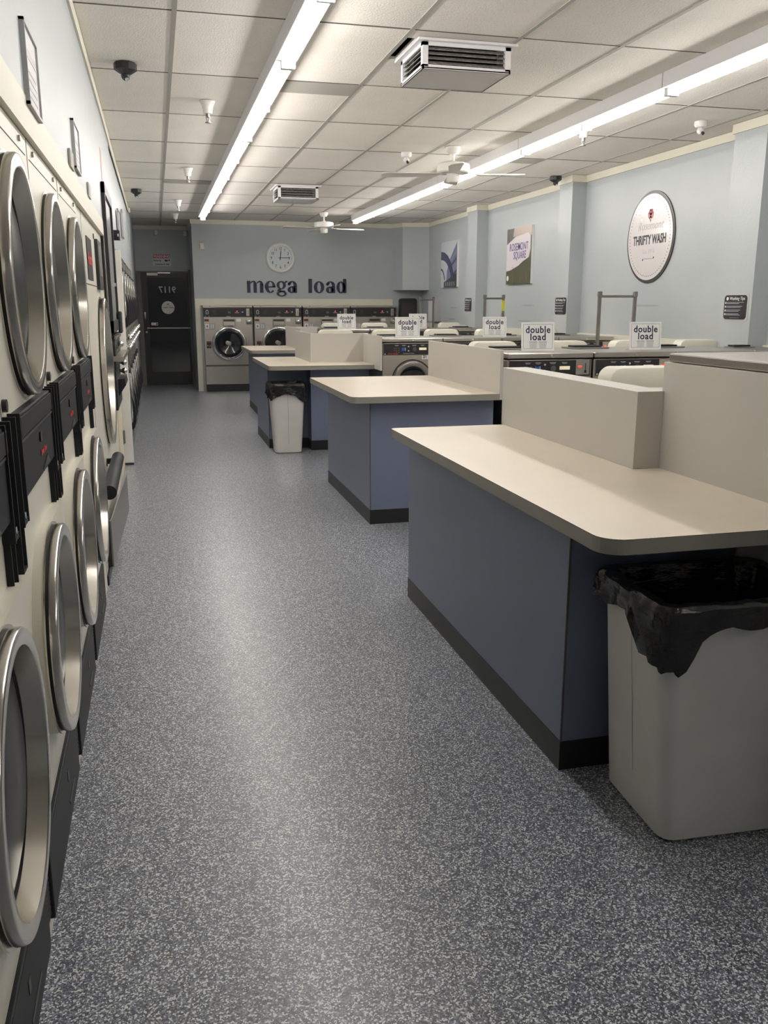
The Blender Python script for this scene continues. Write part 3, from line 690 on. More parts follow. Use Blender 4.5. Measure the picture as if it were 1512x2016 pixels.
# ================================================================== top loaders (seen from behind)
def top_loader(W=.592):
    t = thing('top_load_washer', '', 'washer', (0, 0, 0), 0, 'top loading washers behind the front loaders')
    mb = MB(); mb.bbox(.0, W, .0, .66, .12, 1.04, ENAMEL, .01); mb.box(.02, W-.02, .02, .64, 0, .12, KICK); mb.build('cabinet', t)
    mb = MB(); x0 = (W-.375)/2; pts = rrect(.375, .20, .055, 8, x0, 1.0)
    T = FY(0, .10, 0) @ Matrix.Rotation(-.12, 4, 'X') if False else FY(0, .10, 0)
    n = len(pts); cxm = x0+.1875; cym = 1.10
    def sc(p, k): return ((p[0]-cxm)*(1-k/.1875)+cxm, (p[1]-cym)*(1-k/.1)+cym)
    lay = [([sc(p, .012) for p in pts], .06), ([sc(p, .003) for p in pts], .055), (pts, .04), (pts, -.06)]
    vs = [(u, v, h) for L, h in lay for u, v in L]
    fs = [list(range(n))]+[list(range(3*n, 4*n))[::-1]]
    for q in range(3): fs += [(q*n+i, (q+1)*n+i, (q+1)*n+(i+1) % n, q*n+(i+1) % n) for i in range(n)]
    mb.add(vs, fs, CONSW, T, True); mb.build('console', t)
    mb = MB(); mb.bbox(.02, W-.02, .17, .62, 1.04, 1.06, ENAMEL, .008); mb.build('lid', t)
    return t
tl = top_loader()
used = False
trows = {1: ([1.84, 2.44], 3.52, 1.0), 2: ([2.27+.61*k for k in range(4)], 6.50, .995), 3: ([1.575+.597*k for k in range(5)], 9.36, 1.01), 4: ([2.22+.597*k for k in range(4)], 12.7, 1.015)}
nm = {1: 'the nearest row', 2: 'the second row', 3: 'the third row', 4: 'the farthest row'}
ordn = ['first', 'second', 'third', 'fourth', 'fifth']
for r, (xs, y, s) in trows.items():
    for k, x in enumerate(xs):
        lab = f'cream washer with rounded console back, {ordn[k]} from the aisle in {nm[r]}'
        if x+.6 > 4.69: x = 4.69-.6
        if not used: tl.location = (x, y, 0); tl['label'] = lab; used = True; o = tl
        else: o = dup(tl, (x, y, 0), lab)
        o.scale = (.87 if (r, k) == (4, 3) else 1, 1, s)
# service covers between the back-to-back machines
for (x0, x1, y0, y1, z, lab) in ((1.80, 4.53, 2.88, 3.51, 1.115, 'grey laminate cover between the nearest washers and the cream console'), (2.26, 4.53, 6.37, 6.49, 1.13, 'grey laminate cover behind the second row of steel washers'), (2.135, 4.66, 9.23, 9.35, 1.13, 'grey laminate cover behind the third row of steel washers'), (2.19, 4.53, 12.54, 12.69, 1.13, 'grey laminate cover behind the farthest row of steel washers')):
    mb = MB(); mb.bbox(x0, x1, y0, y1, z-.02, z, PANEL, .003); mb.box(x0+.01, x1-.01, y0+.01, y1-.01, 0, z-.02, PANEL)
    tag(mb.build('service_cover'), lab, 'cover', 'service covers between washer rows')

# ================================================================== double load cards
def card():
    t = thing('sign_card', '', 'sign', (0, 0, 0), 0, 'double load cards standing on washers')
    w_, h = .258, .202
    mb = MB(); T = FY(0, 0, 0) @ Matrix.Rotation(-.08, 4, 'X')
    mb.box(-w_/2, w_/2, 0, h, -.004, 0, SIGNW, T)
    mb.build('card', t)
    mb = MB(); mb.box(-w_/2, w_/2, .0, .003, -.07, .0, SIGNW); mb.box(-w_/2, w_/2, .004, .09, .06, .062, SIGNW, T=None) if False else None
    mb.box(-w_/2, w_/2, .002, .06, 0, .003, mat('clear_acrylic_foot', (.6, .6, .6), .1)); mb.build('foot', t)
    mb = MB(); e = .0006
    for a in ((-.115, .115, .186, .1875), (-.115, .115, .016, .0175), (-.115, -.1135, .016, .1875), (.1135, .115, .016, .1875)): mb.box(*a, 0, e, INK, T)
    mb.text('double', .068, 0, .127, NAVY, T, bold=.02, align='CENTER', sx=.95, sp=1.1); mb.text('load', .068, 0, .076, NAVY, T, bold=.02, align='CENTER', sp=1.1)
    for cx in (-.038, .038):
        mb.prism([(cx-.032, .066), (cx-.032, .061), (cx+.032, .061), (cx+.032, .066)], 0, e, GREYINK, T)
        for q in range(8):
            f = -1+2*q/7
            mb.prism([(cx+f*.028-.001, .06), (cx+f*.023-.001, .02), (cx+f*.023+.001, .02), (cx+f*.028+.001, .06)], 0, e, GREYINK, T)
        for q in range(5): mb.box(cx-.027+q*.001, cx+.027-q*.001, .022+.0088*(4-q), .0236+.0088*(4-q), 0, e, GREYINK, T)
    mb.build('printed_lettering', t)
    return t
c0 = card()
cs = [((2.648, 5.92, 1.152), 'double load card, largest one, on the washer nearest the aisle in the second row', .03), ((3.506, 5.92, 1.152), 'double load card on the second washer of the second row, at right', -.02),
      ((2.478, 8.76, 1.152), 'double load card on top of washer 21', .0), ((3.423, 8.76, 1.152), 'double load card in the third row, below the stone sign picture', -.04),
      ((2.549, 12.1, 1.152), 'double load card in the farthest row, left one before the back washers', .0), ((3.574, 12.1, 1.152), 'double load card in the farthest row, half hidden by the card on washer 21', .0)]
for i, (p, lab, rz) in enumerate(cs):
    if i == 0: c0.location = p; c0['label'] = lab; c0.rotation_euler = (0, 0, rz)
    else: dup(c0, p, lab, rz)

# ================================================================== large washers at the back wall
def mega(W=.85):
    t = thing('large_washer', '', 'washer', (0, 0, 0), 0, 'large steel washers along the back wall')
    mb = MB(); mb.box(.02, W-.02, .01, .165, 0, .125, KICK); mb.build('plinth', t)
    mb = MB(); mb.bbox(.012, W-.012, 0, .165, .125, 1.43, STEEL, .006); mb.box(.02, W-.02, -.002, .01, .435, .462, mat('dark_seam_strip', (.06, .055, .05), .5)); mb.build('cabinet', t)
    mb = MB(); mb.bbox(.0, W-.005, -.004, .165, 1.432, 1.46, STEEL, .004)
    for x in (.12, .73): mb.box(x, x+.01, -.006, -.003, 1.44, 1.452, BLACK)
    mb.build('top_cover', t)
    T = FY(0, 0, 0)
    mb = MB(); mb.bbox(.012, W-.014, 1.268, 1.425, 0, .008, BLACK, .003, T); p = mb.build('control_panel', t)
    T2 = T @ Matrix.Translation((0, 0, .008)); mb = MB()
    mb.band(.075, 1.365, (.022, .022), (.013, .013), 0, .001, LTINK, T2, 0, 180); mb.box(.053, .062, 1.33, 1.365, 0, .001, LTINK, T2); mb.box(.088, .097, 1.33, 1.365, 0, .001, LTINK, T2); mb.box(.05, .1, 1.318, 1.324, 0, .001, LTINK, T2)
    for q in range(5): mb.box(.17, .23, 1.385-q*.015, 1.388-q*.015, 0, .001, mat('panel_print', (.12, .11, .11), .5), T2)
    mb.box(.42, .47, 1.35, 1.353, 0, .001, LTINK, T2); mb.box(.43, .475, 1.335, 1.338, 0, .001, LTINK, T2)
    mb.text('HUEBSCH', .016, .43, 1.272, LTINK, T2, align='CENTER', bold=.03); mb.box(.66, .685, 1.345, 1.357, 0, .001, SIGNW, T2)
    for x in (.03, .09): mb.box(x, x+.025, 1.28, 1.284, 0, .001, LTINK, T2)
    for q in range(5): mb.box(.545+q*.014, .555+q*.014, 1.335, 1.345, 0, .001, LTINK, T2)
    mb.build('panel_markings', p)
    mb = MB(); mb.cyl((.58, -.008, 1.365), (.58, -.011, 1.365), .009, LED, 12); mb.cyl((.815, -.008, 1.35), (.815, -.011, 1.35), .007, RED, 10); mb.build('indicator_light', p)
    mb = MB(); mb.bbox(.735, .79, 1.285, 1.41, .008, .014, STEEL, .003, T); mb.box(.765, .77, 1.31, 1.38, .014, .016, BLACK, T); mb.build('coin_plate', p)
    mb = MB(); mb.bbox(.33, .545, 1.115, 1.24, 0, .014, STEELD, .01, T); mb.box(.345, .53, 1.20, 1.225, .014, .016, BLACK, T); mb.bbox(.345, .53, 1.125, 1.185, .014, .026, STEEL, .004, T); mb.build('soap_drawer', t)
    mb = MB(); mb.bbox(.73, .825, 1.145, 1.24, 0, .01, STEELD, .004, T); mb.lathe([(.032, .01), (.026, .022), (0, .026)], CHROME, T @ Matrix.Translation((.777, 1.193, 0)), 20, caps=False); mb.build('coin_return', t)
    mb = MB(); mb.box(.022, .1, 1.195, 1.235, 0, .002, DRED, T); mb.box(.035, .087, 1.21, 1.22, .002, .0025, INK, T); mb.build('warning_label', t)
    mb = MB(); mb.box(.565, .64, 1.19, 1.24, 0, .002, SIGNW, T); mb.build('price_label', t)
    mb = MB(); mb.box(.03, .205, 1.055, 1.165, 0, .002, mat('silver_label', (.35, .345, .34), .4), T); mb.box(.037, .10, 1.075, 1.155, .002, .003, SIGNW, T); mb.text('6', .06, .068, 1.095, INK, T @ Matrix.Translation((0, 0, .003)), bold=.03, align='CENTER')
    for x in (.125, .16): 
        for q in range(4): mb.box(x, x+.02, 1.08+q*.018, 1.09+q*.018, .002, .0025, SIGNW, T)
    mb.build('load_label', t)
    mb = MB(); mb.box(.045, .125, .745, .865, 0, .003, BLACK, T); mb.box(.045, .125, .84, .865, .003, .0035, DRED, T); mb.box(.06, .07, .78, .8, .003, .004, WHITE, T); mb.box(.1, .105, .77, .8, .003, .004, WHITE, T); mb.build('warning_label', t)
    Td = FY(.43, 0, .825)
    mb = MB(); mb.lathe([(.295, 0), (.295, .02), (.285, .04), (.27, .05), (.25, .048), (.238, .035)], CHROME, Td, 56, caps=False); d_ = mb.build('door', t)
    mb = MB(); mb.lathe([(.239, .035), (.225, .04), (.17, .028), (.035, .016)], GLASSD, Td, 48, caps=False); mb.lathe([(.035, .02), (0, .022)], STEEL, Td @ Matrix.Translation((-.03, .01, 0)), 24, caps=False); mb.build('door_glass', d_)
    mb = MB(); mb.bbox(.285, .335, -.03, .11, .0, .05, STEEL, .01, Td); mb.build('door_handle', d_)
    return t
m0 = mega()
ml = ['large steel washer on the back wall, first one beside the door passage', 'large steel washer on the back wall, second from the door passage', 'large steel washer on the back wall, third from the door passage', 'large steel washer on the back wall, last at the right corner']
for k in range(4):
    x = .776+.856*k
    if k == 0: m0.location = (x, 15.55, 0); m0['label'] = ml[0]
    else: dup(m0, (x, 15.55, 0), ml[k])

# ================================================================== back wall: lettering, clock, small things
h = .196
def let(ch, x0, x1):
    w_ = (x1-x0)/h; mb = MB(); T = FY(x0, YB, 1.678) @ Matrix.Diagonal((h, h, 1, 1)); d0_, d1_ = 0, .012
    R_ = lambda u0, u1, v0, v1: mb.box(u0, u1, v0, v1, d0_, d1_, NAVY, T)
    B_ = lambda *a, **k: mb.band(*a, d0_, d1_, NAVY, T, **k)
    if ch == 'm':
        st = .29; R_(0, st, 0, 1); R_(.565, .565+st, 0, .72); R_(w_-st, w_, 0, .72)
        for a, b in ((st, .565+st), (.565+st, w_)):
            c = b-.29; ro = b-c
            B_(c, .66, (ro, .36), (.02, .24), a0=0, a1=90, ic=(c, .66)); B_(c, .66, (c-a+.03, .36), (c-a-.03, .24), a0=90, a1=155)
    elif ch == 'e':
        B_(w_/2, .5, (w_/2, .52), (w_/2-.29, .44), a0=0, a1=318, ic=(w_/2+.03, .52)); R_(w_/2-.22, w_-.02, .46, .56); B_(w_/2, .5, (w_/2, .52), (w_/2-.27, .3), a0=0, a1=10)
    elif ch == 'o': B_(w_/2, .5, (w_/2, .52), (w_/2-.30, .43))
    elif ch == 'g':
        B_(w_*.47, .66, (w_*.47, .36), (w_*.47-.25, .28)); B_(w_*.5, -.08, (w_*.5, .25), (w_*.5-.2, .15)); mb.band(w_*.4, .2, (w_*.33, .16), (.06, .02), d0_, d1_, NAVY, T, 80, 280)
        R_(w_*.3, w_*.85, .10, .19); mb.band(w_*.98, .88, (.14, .16), (.03, .05), d0_, d1_, NAVY, T, 20, 200)
    elif ch == 'a':
        R_(w_-.30, w_, 0, .66); B_(w_*.5, .66, (w_*.5, .36), (w_*.5-.30, .25), a0=0, a1=165, ic=(w_*.5, .68)); B_(w_*.42, .27, (w_*.42, .29), (w_*.42-.27, .2)); R_(w_*.35, w_-.2, .49, .57)
        mb.lathe([(.11, 0), (.11, .012)], NAVY, T @ Matrix.Translation((.15, .74, 0)) , 16)
    elif ch == 'l': R_(0, w_, 0, 1.22)
    elif ch == 'd': R_(w_-.30, w_, 0, 1.24); B_(w_*.45, .5, (w_*.45, .52), (w_*.45-.28, .43))
    return mb.build('wall_letter')
LL = [('m', 1.558, 1.839, 'navy letter m that begins the words on the back wall'), ('e', 1.865, 2.05, 'navy letter e, second letter of the words on the back wall'), ('g', 2.07, 2.242, 'navy letter g with its tail hanging below the line'), ('a', 2.261, 2.425, 'navy letter a that ends the word mega'),
      ('l', 2.63, 2.692, 'navy letter l, a plain tall bar on the back wall'), ('o', 2.725, 2.91, 'navy letter o on the back wall'), ('a', 2.94, 3.104, 'navy letter a in the word load'), ('d', 3.131, 3.308, 'navy letter d that ends the words on the back wall')]
for ch, a, b, lab in LL: tag(let(ch, a, b), lab, 'letter', 'mega load wall lettering')

t = thing('wall_clock', 'round white wall clock above the navy lettering showing quarter past twelve', 'clock', (2.145, YB, 2.262))
T = FY(0, 0, 0)
mb = MB(); mb.lathe([(.245, 0), (.25, .01), (.245, .03), (.225, .042), (.205, .034), (.2, .02)], WHITE, T, 56, caps=False); mb.lathe([(.204, .034), (.198, .022)], CHROME, T, 56, caps=False); mb.build('rim', t)
mb = MB(); mb.lathe([(.2, .012), (.2, .014)], mat('clock_dial', (.62, .66, .68), .3), T, 48); mb.build('dial', t)
mb = MB(); T2 = T @ Matrix.Translation((0, 0, .015))
for i in range(1, 13):
    a = math.radians(90-30*i); mb.text(str(i), .066, .155*math.cos(a), .155*math.sin(a)-.023, INK, T2, align='CENTER', sx=.85, bold=.01)
mb.build('numerals', t)
for nm_, L, ang, w_ in (('hour_hand', .12, 84, .007), ('minute_hand', .165, 1, .005)):
    mb = MB(); mb.box(-.035, L, -w_, w_, .018 if L < .13 else .021, .020 if L < .13 else .023, INK, T @ Matrix.Rotation(math.radians(ang), 4, 'Z')); mb.build(nm_, t)
mb = MB(); mb.bbox(.79, .86, YB-.03, YB, 2.385, 2.49, CREAM, .005); mb.bbox(.81, .84, YB-.036, YB-.03, 2.42, 2.46, WHITE, .003); tag(mb.build('wall_thermostat'), 'small cream thermostat box on the back wall beside the passage', 'thermostat')
t = thing('warning_sign', 'red and white security camera warning sign above the back door', 'sign', (.166, YD, 2.262))
mb = MB(); mb.box(-.172, .172, -.112, .116, 0, .004, mat('dim_white_sign', (.62, .62, .63), .4), T); mb.build('plate', t)
mb = MB(); T2 = T @ Matrix.Translation((0, 0, .004))
mb.box(-.155, .155, .035, .10, 0, .001, mat('sign_red', (.45, .05, .06), .4), T2); mb.text('WARNING', .062, 0, .046, SIGNW, T2 @ Matrix.Translation((0, 0, .001)), bold=.02, align='CENTER')
mb.text('Security', .05, -.15, -.02, INK, T2, bold=.02, sx=.85); mb.text('Cameras In Use', .05, 0, -.085, INK, T2, bold=.02, align='CENTER', sx=.78)
mb.box(.05, .10, -.02, .01, 0, .001, INK, T2); mb.prism([(.10, .0), (.14, .015), (.14, -.015)], 0, .001, INK, T2)
for a in ((-.165, .165, .107, .110), (-.165, .165, -.106, -.103), (-.165, -.162, -.106, .11), (.162, .165, -.106, .11)): mb.box(*a, 0, .001, INK, T2)
mb.build('printed_lettering', t)
for x, lab in ((.09, 'small white sensor box high above the back door, left one'), (.60, 'small white sensor box high above the back door, right one')):
    mb = MB(); mb.bbox(x-.028, x+.028, YD-.05, YD, 2.69, 2.78, WHITE, .01); tag(mb.build('wall_sensor'), lab, 'sensor', 'sensor boxes over the back door')
# black cabinet and paper dispenser in the back right corner
t = thing('wall_cabinet', 'black round cornered cabinet under the boxed duct in the back corner', 'cabinet', (4.27, YB, 0))
mb = MB(); mb.prism(rrect(.32, .62, .05, 6, 0, .97), 0, .10, BLACK, FY(0, 0, 0)); mb.build('body', t)
mb = MB(); mb.prism(rrect(.25, .30, .02, 4, .03, 1.2), .10, .104, mat('dim_screen', (.05, .046, .05), .25), FY(0, 0, 0)); mb.build('front_pane', t)
mb = MB(); mb.bbox(XR-.13, XR, 14.6, 14.9, 1.20, 1.56, PAPER, .01); mb.box(XR-.13, XR, 14.58, 14.6, 1.2, 1.56, GREYINK); tag(mb.build('paper_dispenser'), 'pale box on the right wall behind the farthest cart rack', 'dispenser')

# ================================================================== right wall
def poster(y0, y1, z0, z1, label):
    t = thing('wall_picture', label, 'picture', (XR, y0, z0), 0, 'canvas pictures on the right wall')
    mb = MB(); T = FXR(0, 0, 0); mb.box(0, y0-y1, 0, z1-z0, 0, .03, SIGNW, T); mb.build('canvas', t)
    return t, T @ Matrix.Translation((0, 0, .0305)), y0-y1, z1-z0
def pm(n, c): return mat(n, c, .3)
t, T, W_, H_ = poster(14.51, 13.70, 1.755, 2.48, 'canvas picture of a dark blue arch and building, farther from the camera')
mb = MB(); e = .0008
sky = pm('print_sky', (.55, .57, .62)); bl = pm('print_navy', (.03, .04, .10)); vb = pm('print_violet', (.16, .17, .30)); dk = pm('print_dark', (.02, .02, .028)); gy = pm('print_grey', (.22, .23, .27))
P = lambda pts, m, k=1: mb.prism([(u*W_, v*H_) for u, v in pts], e*(k-1), e*k, m, T)
P([(0, 0), (1, 0), (1, 1), (0, 1)], sky)
P([(.35, .0), (1, 0), (1, .95), (.55, .6), (.38, .35)], vb, 2)
for q in range(4): P([(.52+.03*q, .42-.1*q+.12), (.98, .80-.14*q), (.98, .73-.14*q), (.52+.03*q, .38-.1*q+.12)], bl if q % 2 else gy, 3)
P([(.2, 0), (1, 0), (1, .3), (.4, .16), (.2, .12)], dk, 4)
mb.band(.0, .0, (W_*.86, H_*.80), (W_*.70, H_*.62), 0, e*5, bl, T, 15, 90)
mb.band(.0, -.05, (W_*.3, H_*.5), (W_*.26, H_*.46), 0, e*4, dk, T, 30, 90)
for q in range(5): P([(.3+.13*q, .03), (.36+.13*q, .03), (.36+.13*q, .12), (.3+.13*q, .12)], gy, 5)
mb.build('printed_picture', t)
t, T, W_, H_ = poster(11.61, 10.79, 1.745, 2.465, 'canvas picture of a pale stone sign in tall grass, nearer to the camera')
mb = MB(); stone = pm('print_stone', (.66, .60, .62)); brn = pm('print_brown', (.10, .085, .08)); grs = pm('print_grass', (.075, .08, .045)); tan = pm('print_tan', (.42, .33, .28)); prp = pm('print_purple', (.08, .07, .25)); straw = pm('print_straw', (.2, .17, .10))
P([(0, 0), (1, 0), (1, 1), (0, 1)], brn); P([(.25, .85), (1, .83), (1, 1), (.3, 1)], tan, 2)
P([(0, .24), (.04, .22), (.9, .42), (.97, .6), (.96, .82), (.86, .88), (.35, .84), (0, .72)], stone, 3)
P([(0, 0), (1, 0), (1, .48), (.7, .40), (.35, .27), (0, .24)], grs, 4)
rg = random.Random(3)
for q in range(46):
    u = rg.random()*.97; v = rg.random()*.08; hh = .12+rg.random()*.16+.12*u; P([(u, v), (u+.006, v), (u+.006+rg.uniform(-.02, .02), v+hh)], straw, 5)
mb.text('ROSEMONT', .135, W_*.5, H_*.60, prp, T @ Matrix.Translation((0, 0, e*4)), bold=.005, align='CENTER', sx=.82, sp=1.08); mb.text('SQUARE', .135, W_*.55, H_*.45, prp, T @ Matrix.Translation((0, 0, e*4)), bold=.005, align='CENTER', sx=.78, sp=1.08)
mb.lathe([(.035, 0), (.035, e*6)], SIGNW, T @ Matrix.Translation((.06, .08, 0)), 20)
mb.build('printed_picture', t)
# round sign
t = thing('round_sign', 'large round white shop sign with red rose and black lettering on the right wall', 'sign', (XR, 7.985, 2.115))
T = FXR(0, 0, 0)
mb = MB(); mb.lathe([(.43, 0), (.43, .012)], mat('charcoal_sign_edge', (.05, .048, .045), .3), T, 72); mb.build('backing_disc', t)
gloss = mat('glossy_sign_white', (.72, .68, .68), .12, bump=.4, bscale=45, coat=.6)
mb = MB(); mb.lathe([(.402, .012), (.402, .018)], gloss, T, 72); mb.build('face', t)
mb = MB(); T2 = T @ Matrix.Translation((0, 0, .018))
for i in range(72):
    a = 2*PI*i/72; mb.lathe([(.005, 0), (.005, .001)], INK, T2 @ Matrix.Translation((.365*math.cos(a), .365*math.sin(a), 0)), 6)
mb.text('THRIFTY WASH', .118, 0, -.06, INK, T2, bold=.035, align='CENTER', sx=.72)
mb.text('Rosemont', .11, 0, .075, GREYINK, T2, align='CENTER', shear=.35, bold=-.005); mb.text('Est. 1976', .06, 0, -.15, mat('faint_ink', (.5, .49, .49), .3), T2, align='CENTER')
mb.box(-.10, .10, -.2015, -.1985, 0, .001, INK, T2)
for s in (-1, 1): mb.lathe([(.009, 0), (.009, .001)], INK, T2 @ Matrix.Translation((s*.10, -.2+s*.008, 0)), 10)
mb.build('printed_lettering', t)
mb = MB(); ro = mat('rose_red', (.36, .02, .03), .3)
for (cx, cy_, a, b, r_) in ((0, .22, .03, .042, 0), (-.025, .205, .022, .036, .5), (.025, .205, .022, .036, -.5), (-.012, .235, .018, .03, .3), (.014, .235, .018, .03, -.3)):
    mb.band(0, 0, (a, b), (a*.55, b*.55), 0, .0012, ro, T2 @ Matrix.Translation((cx, cy_, 0)) @ Matrix.Rotation(r_, 4, 'Z'), n=18)
mb.lathe([(.014, 0), (.014, .0012)], ro, T2 @ Matrix.Translation((0, .22, 0)), 12); mb.prism([(-.014, .165), (0, .14), (.014, .165)], 0, .0012, ro, T2); mb.prism([(-.03, .17), (-.005, .165), (-.02, .185)], 0, .0012, ro, T2)
mb.build('rose_emblem', t)
# washing tips placards on the pillars
def tips(y, z0, label):
    t = thing('placard', label, 'sign', (4.54, y, z0), 0, 'washing tips placards on the pillars'); T = FXR(0, 0, 0)
    mb = MB(); mb.prism(rrect(.325, .215, .02, 5, -.1625, 0), 0, .003, mat('clear_backing', (.5, .52, .52), .1), T); mb.build('clear_backing', t)
    mb = MB(); mb.prism(rrect(.29, .19, .03, 5, -.145, .0125), .003, .006, BLACK, T); mb.build('black_panel', t)
    T2 = T @ Matrix.Translation((0, 0, .006)); mb = MB()
    mb.text('Washing Tips', .036, .02, .165, SIGNW, T2, align='CENTER', shear=.15); mb.lathe([(.014, 0), (.014, .001)], SIGNW, T2 @ Matrix.Translation((-.105, .175, 0)), 14)
    for q in range(4):
        z = .148-q*.03; mb.lathe([(.0085, 0), (.0085, .001)], LTINK, T2 @ Matrix.Translation((-.125, z-.006, 0)), 12)
        mb.box(-.112, .11-.02*q, z-.004, z-.001, 0, .001, LTINK, T2); mb.box(-.112, .05+.02*(q % 2), z-.013, z-.010, 0, .001, LTINK, T2)
    mb.box(-.06, .06, .024, .0255, 0, .001, LTINK, T2); mb.build('printed_lettering', t)
tips(12.73, 1.37, 'black washing tips placard on the farthest pillar')
tips(9.56, 1.355, 'black washing tips placard on the middle pillar')
tips(6.335, 1.35, 'black washing tips placard on the nearest pillar, at the right edge')
# scuff marks left by carts on the right wall
mb = MB(); SC = mat('grey_scuff', (.32, .355, .37), .45)
for y, z, L in ((8.0, 1.47, .55), (8.05, 1.30, .5), (10.9, 1.47, .45), (11.0, 1.27, .5), (13.9, 1.43, .4), (14.0, 1.25, .4)):
    mb.prism([(-L/2, 0), (-L/4, -.011), (L/4, -.009), (L/2, 0), (L/4, .008), (-L/4, .010)], 0, .0006, SC, FXR(XR, y, z))
o = struct(mb.build('trim_8'))

# cart racks
def cart(x, y, rz, wdt, label, tape=False):
    t = thing('laundry_cart', label, 'cart', (x, y, 0), rz, 'laundry carts with chrome hanging racks'); h_ = 1.60; w2 = wdt/2
    for s in (-1, 1):
        mb = MB(); mb.box(s*w2-.013, s*w2+.013, -.013, .013, .22, h_-.03, STEELD); mb.bbox(s*w2-.018, s*w2+.018, -.018, .018, h_-.05, h_, STEELD, .004)
        if tape and s == 1: mb.box(s*w2-.0145, s*w2+.0145, -.0145, .0145, 1.40, 1.53, YEL)
        mb.build('post', t)
    mb = MB(); mb.cyl((-w2, 0, h_-.045), (w2, 0, h_-.045), .012, STEELD); mb.build('hanging_bar', t)
    mb = MB(); 
    for z in (.25, .60):
        for a, b in (((-w2, -.01), (w2, -.01)), ((-w2, -.5), (w2, -.5)), ((-w2, -.01), (-w2, -.5)), ((w2, -.01), (w2, -.5))): mb.cyl((*a, z), (*b, z), .01, CHROME, 8)
    for q in range(9):
        xx = -w2+wdt*q/8
        for yy in (-.01, -.5): mb.cyl((xx, yy, .25), (xx, yy, .60), .003, CHROME, 6)
        mb.cyl((xx, -.01, .25), (xx, -.5, .25), .003, CHROME, 6)
    for q in range(9):
        yy = -.01-.49*q/8
        for xx in (-w2, w2): mb.cyl((xx, yy, .25), (xx, yy, .60), .003, CHROME, 6)
    mb.build('wire_basket', t)
    for a in (-1, 1):
        for b in (-.03, -.48):
            mb = MB(); mb.cyl((a*w2, b, .25), (a*w2, b, .11), .01, CHROME, 8); mb.cyl((a*w2-.012, b, .05), (a*w2+.012, b, .05), .05, RUBBER, 20); mb.bbox(a*w2-.02, a*w2+.02, b-.02, b+.02, .095, .115, STEELD, .003); mb.build('caster', t)
cart(4.26, 7.75, 0, .37, 'chrome cart rack by the right wall in the nearest gap between washer rows')
cart(4.18, 10.75, 0, .25, 'chrome cart rack with yellow tape on one post, in the middle gap', True)
cart(4.24, 13.9, 0, .24, 'chrome cart rack in the farthest gap before the back wall')

# ================================================================== bins
def rpath(wx, wy, r, n=10):
    pts = []
    for cx, cy_, a in ((wx/2-r, -wy/2+r, -90), (wx/2-r, wy/2-r, 0), (-wx/2+r, wy/2-r, 90), (-wx/2+r, -wy/2+r, 180)):
        for i in range(n):
            t_ = math.radians(a+90*i/(n-1)); pts.append((cx+r*math.cos(t_), cy_+r*math.sin(t_)))
        # straight subdivisions
    out = []
    for i in range(len(pts)):
        p, q = pts[i], pts[(i+1) % len(pts)]; d_ = math.hypot(q[0]-p[0], q[1]-p[1]); k = max(1, int(d_/.02))
        for j in range(k): out.append((p[0]+(q[0]-p[0])*j/k, p[1]+(q[1]-p[1])*j/k))
    return out
def loft(mb_, rings, m, cap0=False, cap1=False):
    n = len(rings[0]); vs = [p for r in rings for p in r]; fs = []
    for q in range(len(rings)-1): fs += [(q*n+i, q*n+(i+1) % n, (q+1)*n+(i+1) % n, (q+1)*n+i) for i in range(n)]
    if cap0: fs.append(list(range(n))[::-1])
    if cap1: fs.append(list(range((len(rings)-1)*n, len(rings)*n)))
    mb_.add(vs, fs, m, None, True)
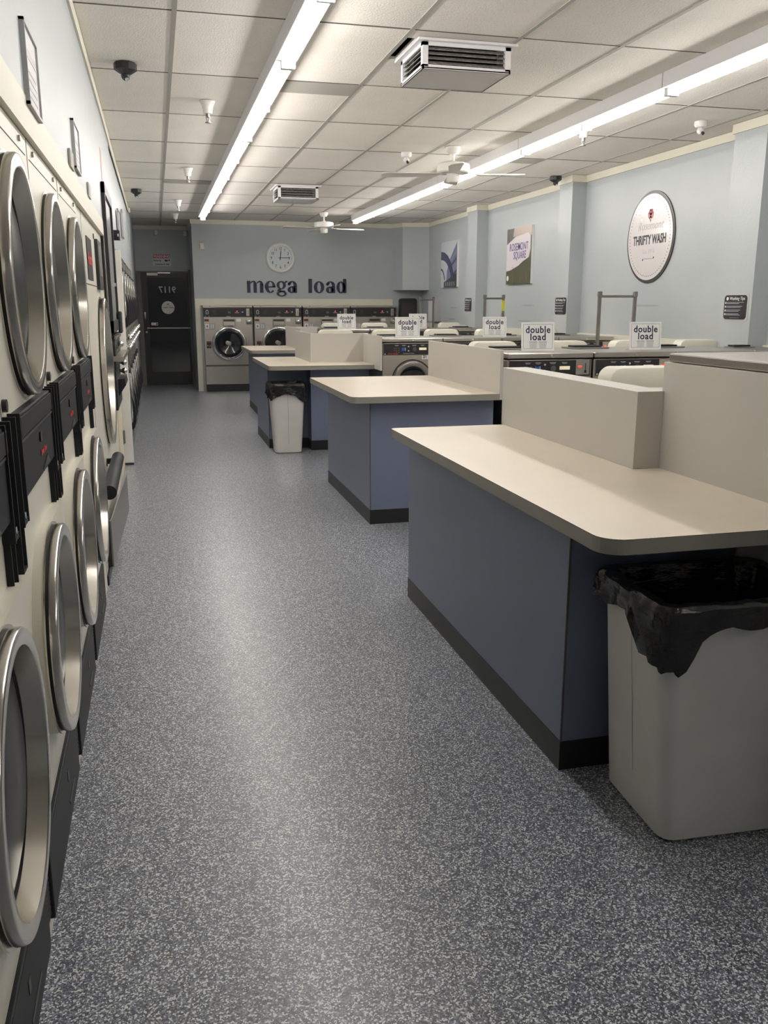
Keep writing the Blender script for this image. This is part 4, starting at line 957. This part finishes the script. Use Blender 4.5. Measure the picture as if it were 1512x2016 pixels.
def bin_(loc, rz, w0, d0_, w1, d1_, H_, flaps, label, drape=.075, seed=1):
    t = thing('trash_can', label, 'trash can', loc, rz, 'white bins with black liners')
    base = rpath(w1, d1_, .05)
    def ring(z, off=0, zf=None):
        k = z/H_; sx = (w0+(w1-w0)*k+2*off)/w1; sy_ = (d0_+(d1_-d0_)*k+2*off)/d1_
        return [(x*sx, y*sy_, z if zf is None else zf(i)) for i, (x, y) in enumerate(base)]
    mb = MB(); loft(mb, [ring(0, -.015), ring(.012, -.002)]+[ring(.012+(H_-.024)*q/8) for q in range(9)]+[ring(H_, .008), ring(H_, -.012), ring(.02, -.016)], CANM, True, True); b = mb.build('bin_body', t)
    mb = MB(); w_at = lambda z: (w0+(w1-w0)*z/H_)/2; d_at = lambda z: (d0_+(d1_-d0_)*z/H_)/2
    xa, xb = -w_at(0)-.0005, -w_at(H_)-.0005
    sy0 = -.01
    mb.add([(xa, sy0, .02), (xa, sy0+.002, .02), (xb, sy0+.002, H_-.05), (xb, sy0, H_-.05)], [(0, 1, 2, 3)], SEAMM)
    mb.add([(0, -d_at(0)-.0005, .02), (.002, -d_at(0)-.0005, .02), (.002, -d_at(H_)-.0005, H_-.05), (0, -d_at(H_)-.0005, H_-.05)], [(0, 1, 2, 3)], SEAMM) if seed == 2 else None
    mb.build('mould_seam', b)
    rg = random.Random(seed); n = len(base)
    ph = [rg.uniform(0, 6) for _ in range(6)]
    def wob(i, z): 
        s_ = i/n*2*PI
        return .005*math.sin(9*s_+ph[0]+z*20)+.004*math.sin(23*s_+ph[1]-z*60)+.0025*math.sin(41*s_+ph[2]+z*90)+.006
    def low(i):
        x, y = base[i]; a = math.degrees(math.atan2(y/d1_, x/w1)) % 360; d = drape+.012*math.sin(i/n*2*PI*5+ph[3])+.007*math.sin(i/n*2*PI*13+ph[4])
        for ca, wd, dep in flaps:
            q = abs((a-ca+180) % 360-180)
            if q < wd:
                u_ = min(1, (1-q/wd)*2.2); d += dep*u_*u_*(3-2*u_)
        return d
    def bring(f, off):
        out = []
        for i, (x, y) in enumerate(base):
            z = H_+.008-f*low(i); k = min(z/H_, 1); o_ = off+wob(i, z)*(.4+f)
            sx = (w0+(w1-w0)*k+2*(o_+.012))/w1; sy_ = (d0_+(d1_-d0_)*k+2*(o_+.012))/d1_; out.append((x*sx, y*sy_, z))
        return out
    inner = []
    for z, off in ((.22, -.04), (.4, -.032), (H_-.12, -.03), (H_-.03, -.022), (H_+.006, -.014)): 
        kk = z/H_; inner.append([(x*(w0+(w1-w0)*kk+2*(off-.014+wob(i, z)))/w1, y*(d0_+(d1_-d0_)*kk+2*(off-.014+wob(i, z)))/d1_, z) for i, (x, y) in enumerate(base)])
    mb = MB(); loft(mb, inner+[bring(0, -.006)]+[bring(f, .004) for f in (.12, .25, .4, .6, .8, 1)]+[bring(1, -.004)], BAG, True, False); mb.build('bin_liner', t)
    return t
bin_((1.50, 2.085, 0), math.radians(-3), .40, .37, .50, .385, .70, [(217, 26, .10)], 'large grey white bin with black liner under the nearest counter', .075, 1)
bin_((1.245, 8.93, 0), math.radians(-3), .27, .30, .35, .36, .70, [(215, 26, .035), (320, 30, .05)], 'white bin with black liner before the third counter', .12, 2)

for o in list(COL.objects):
    if o.type == 'MESH' and o.name.startswith('t.'): bpy.data.objects.remove(o)
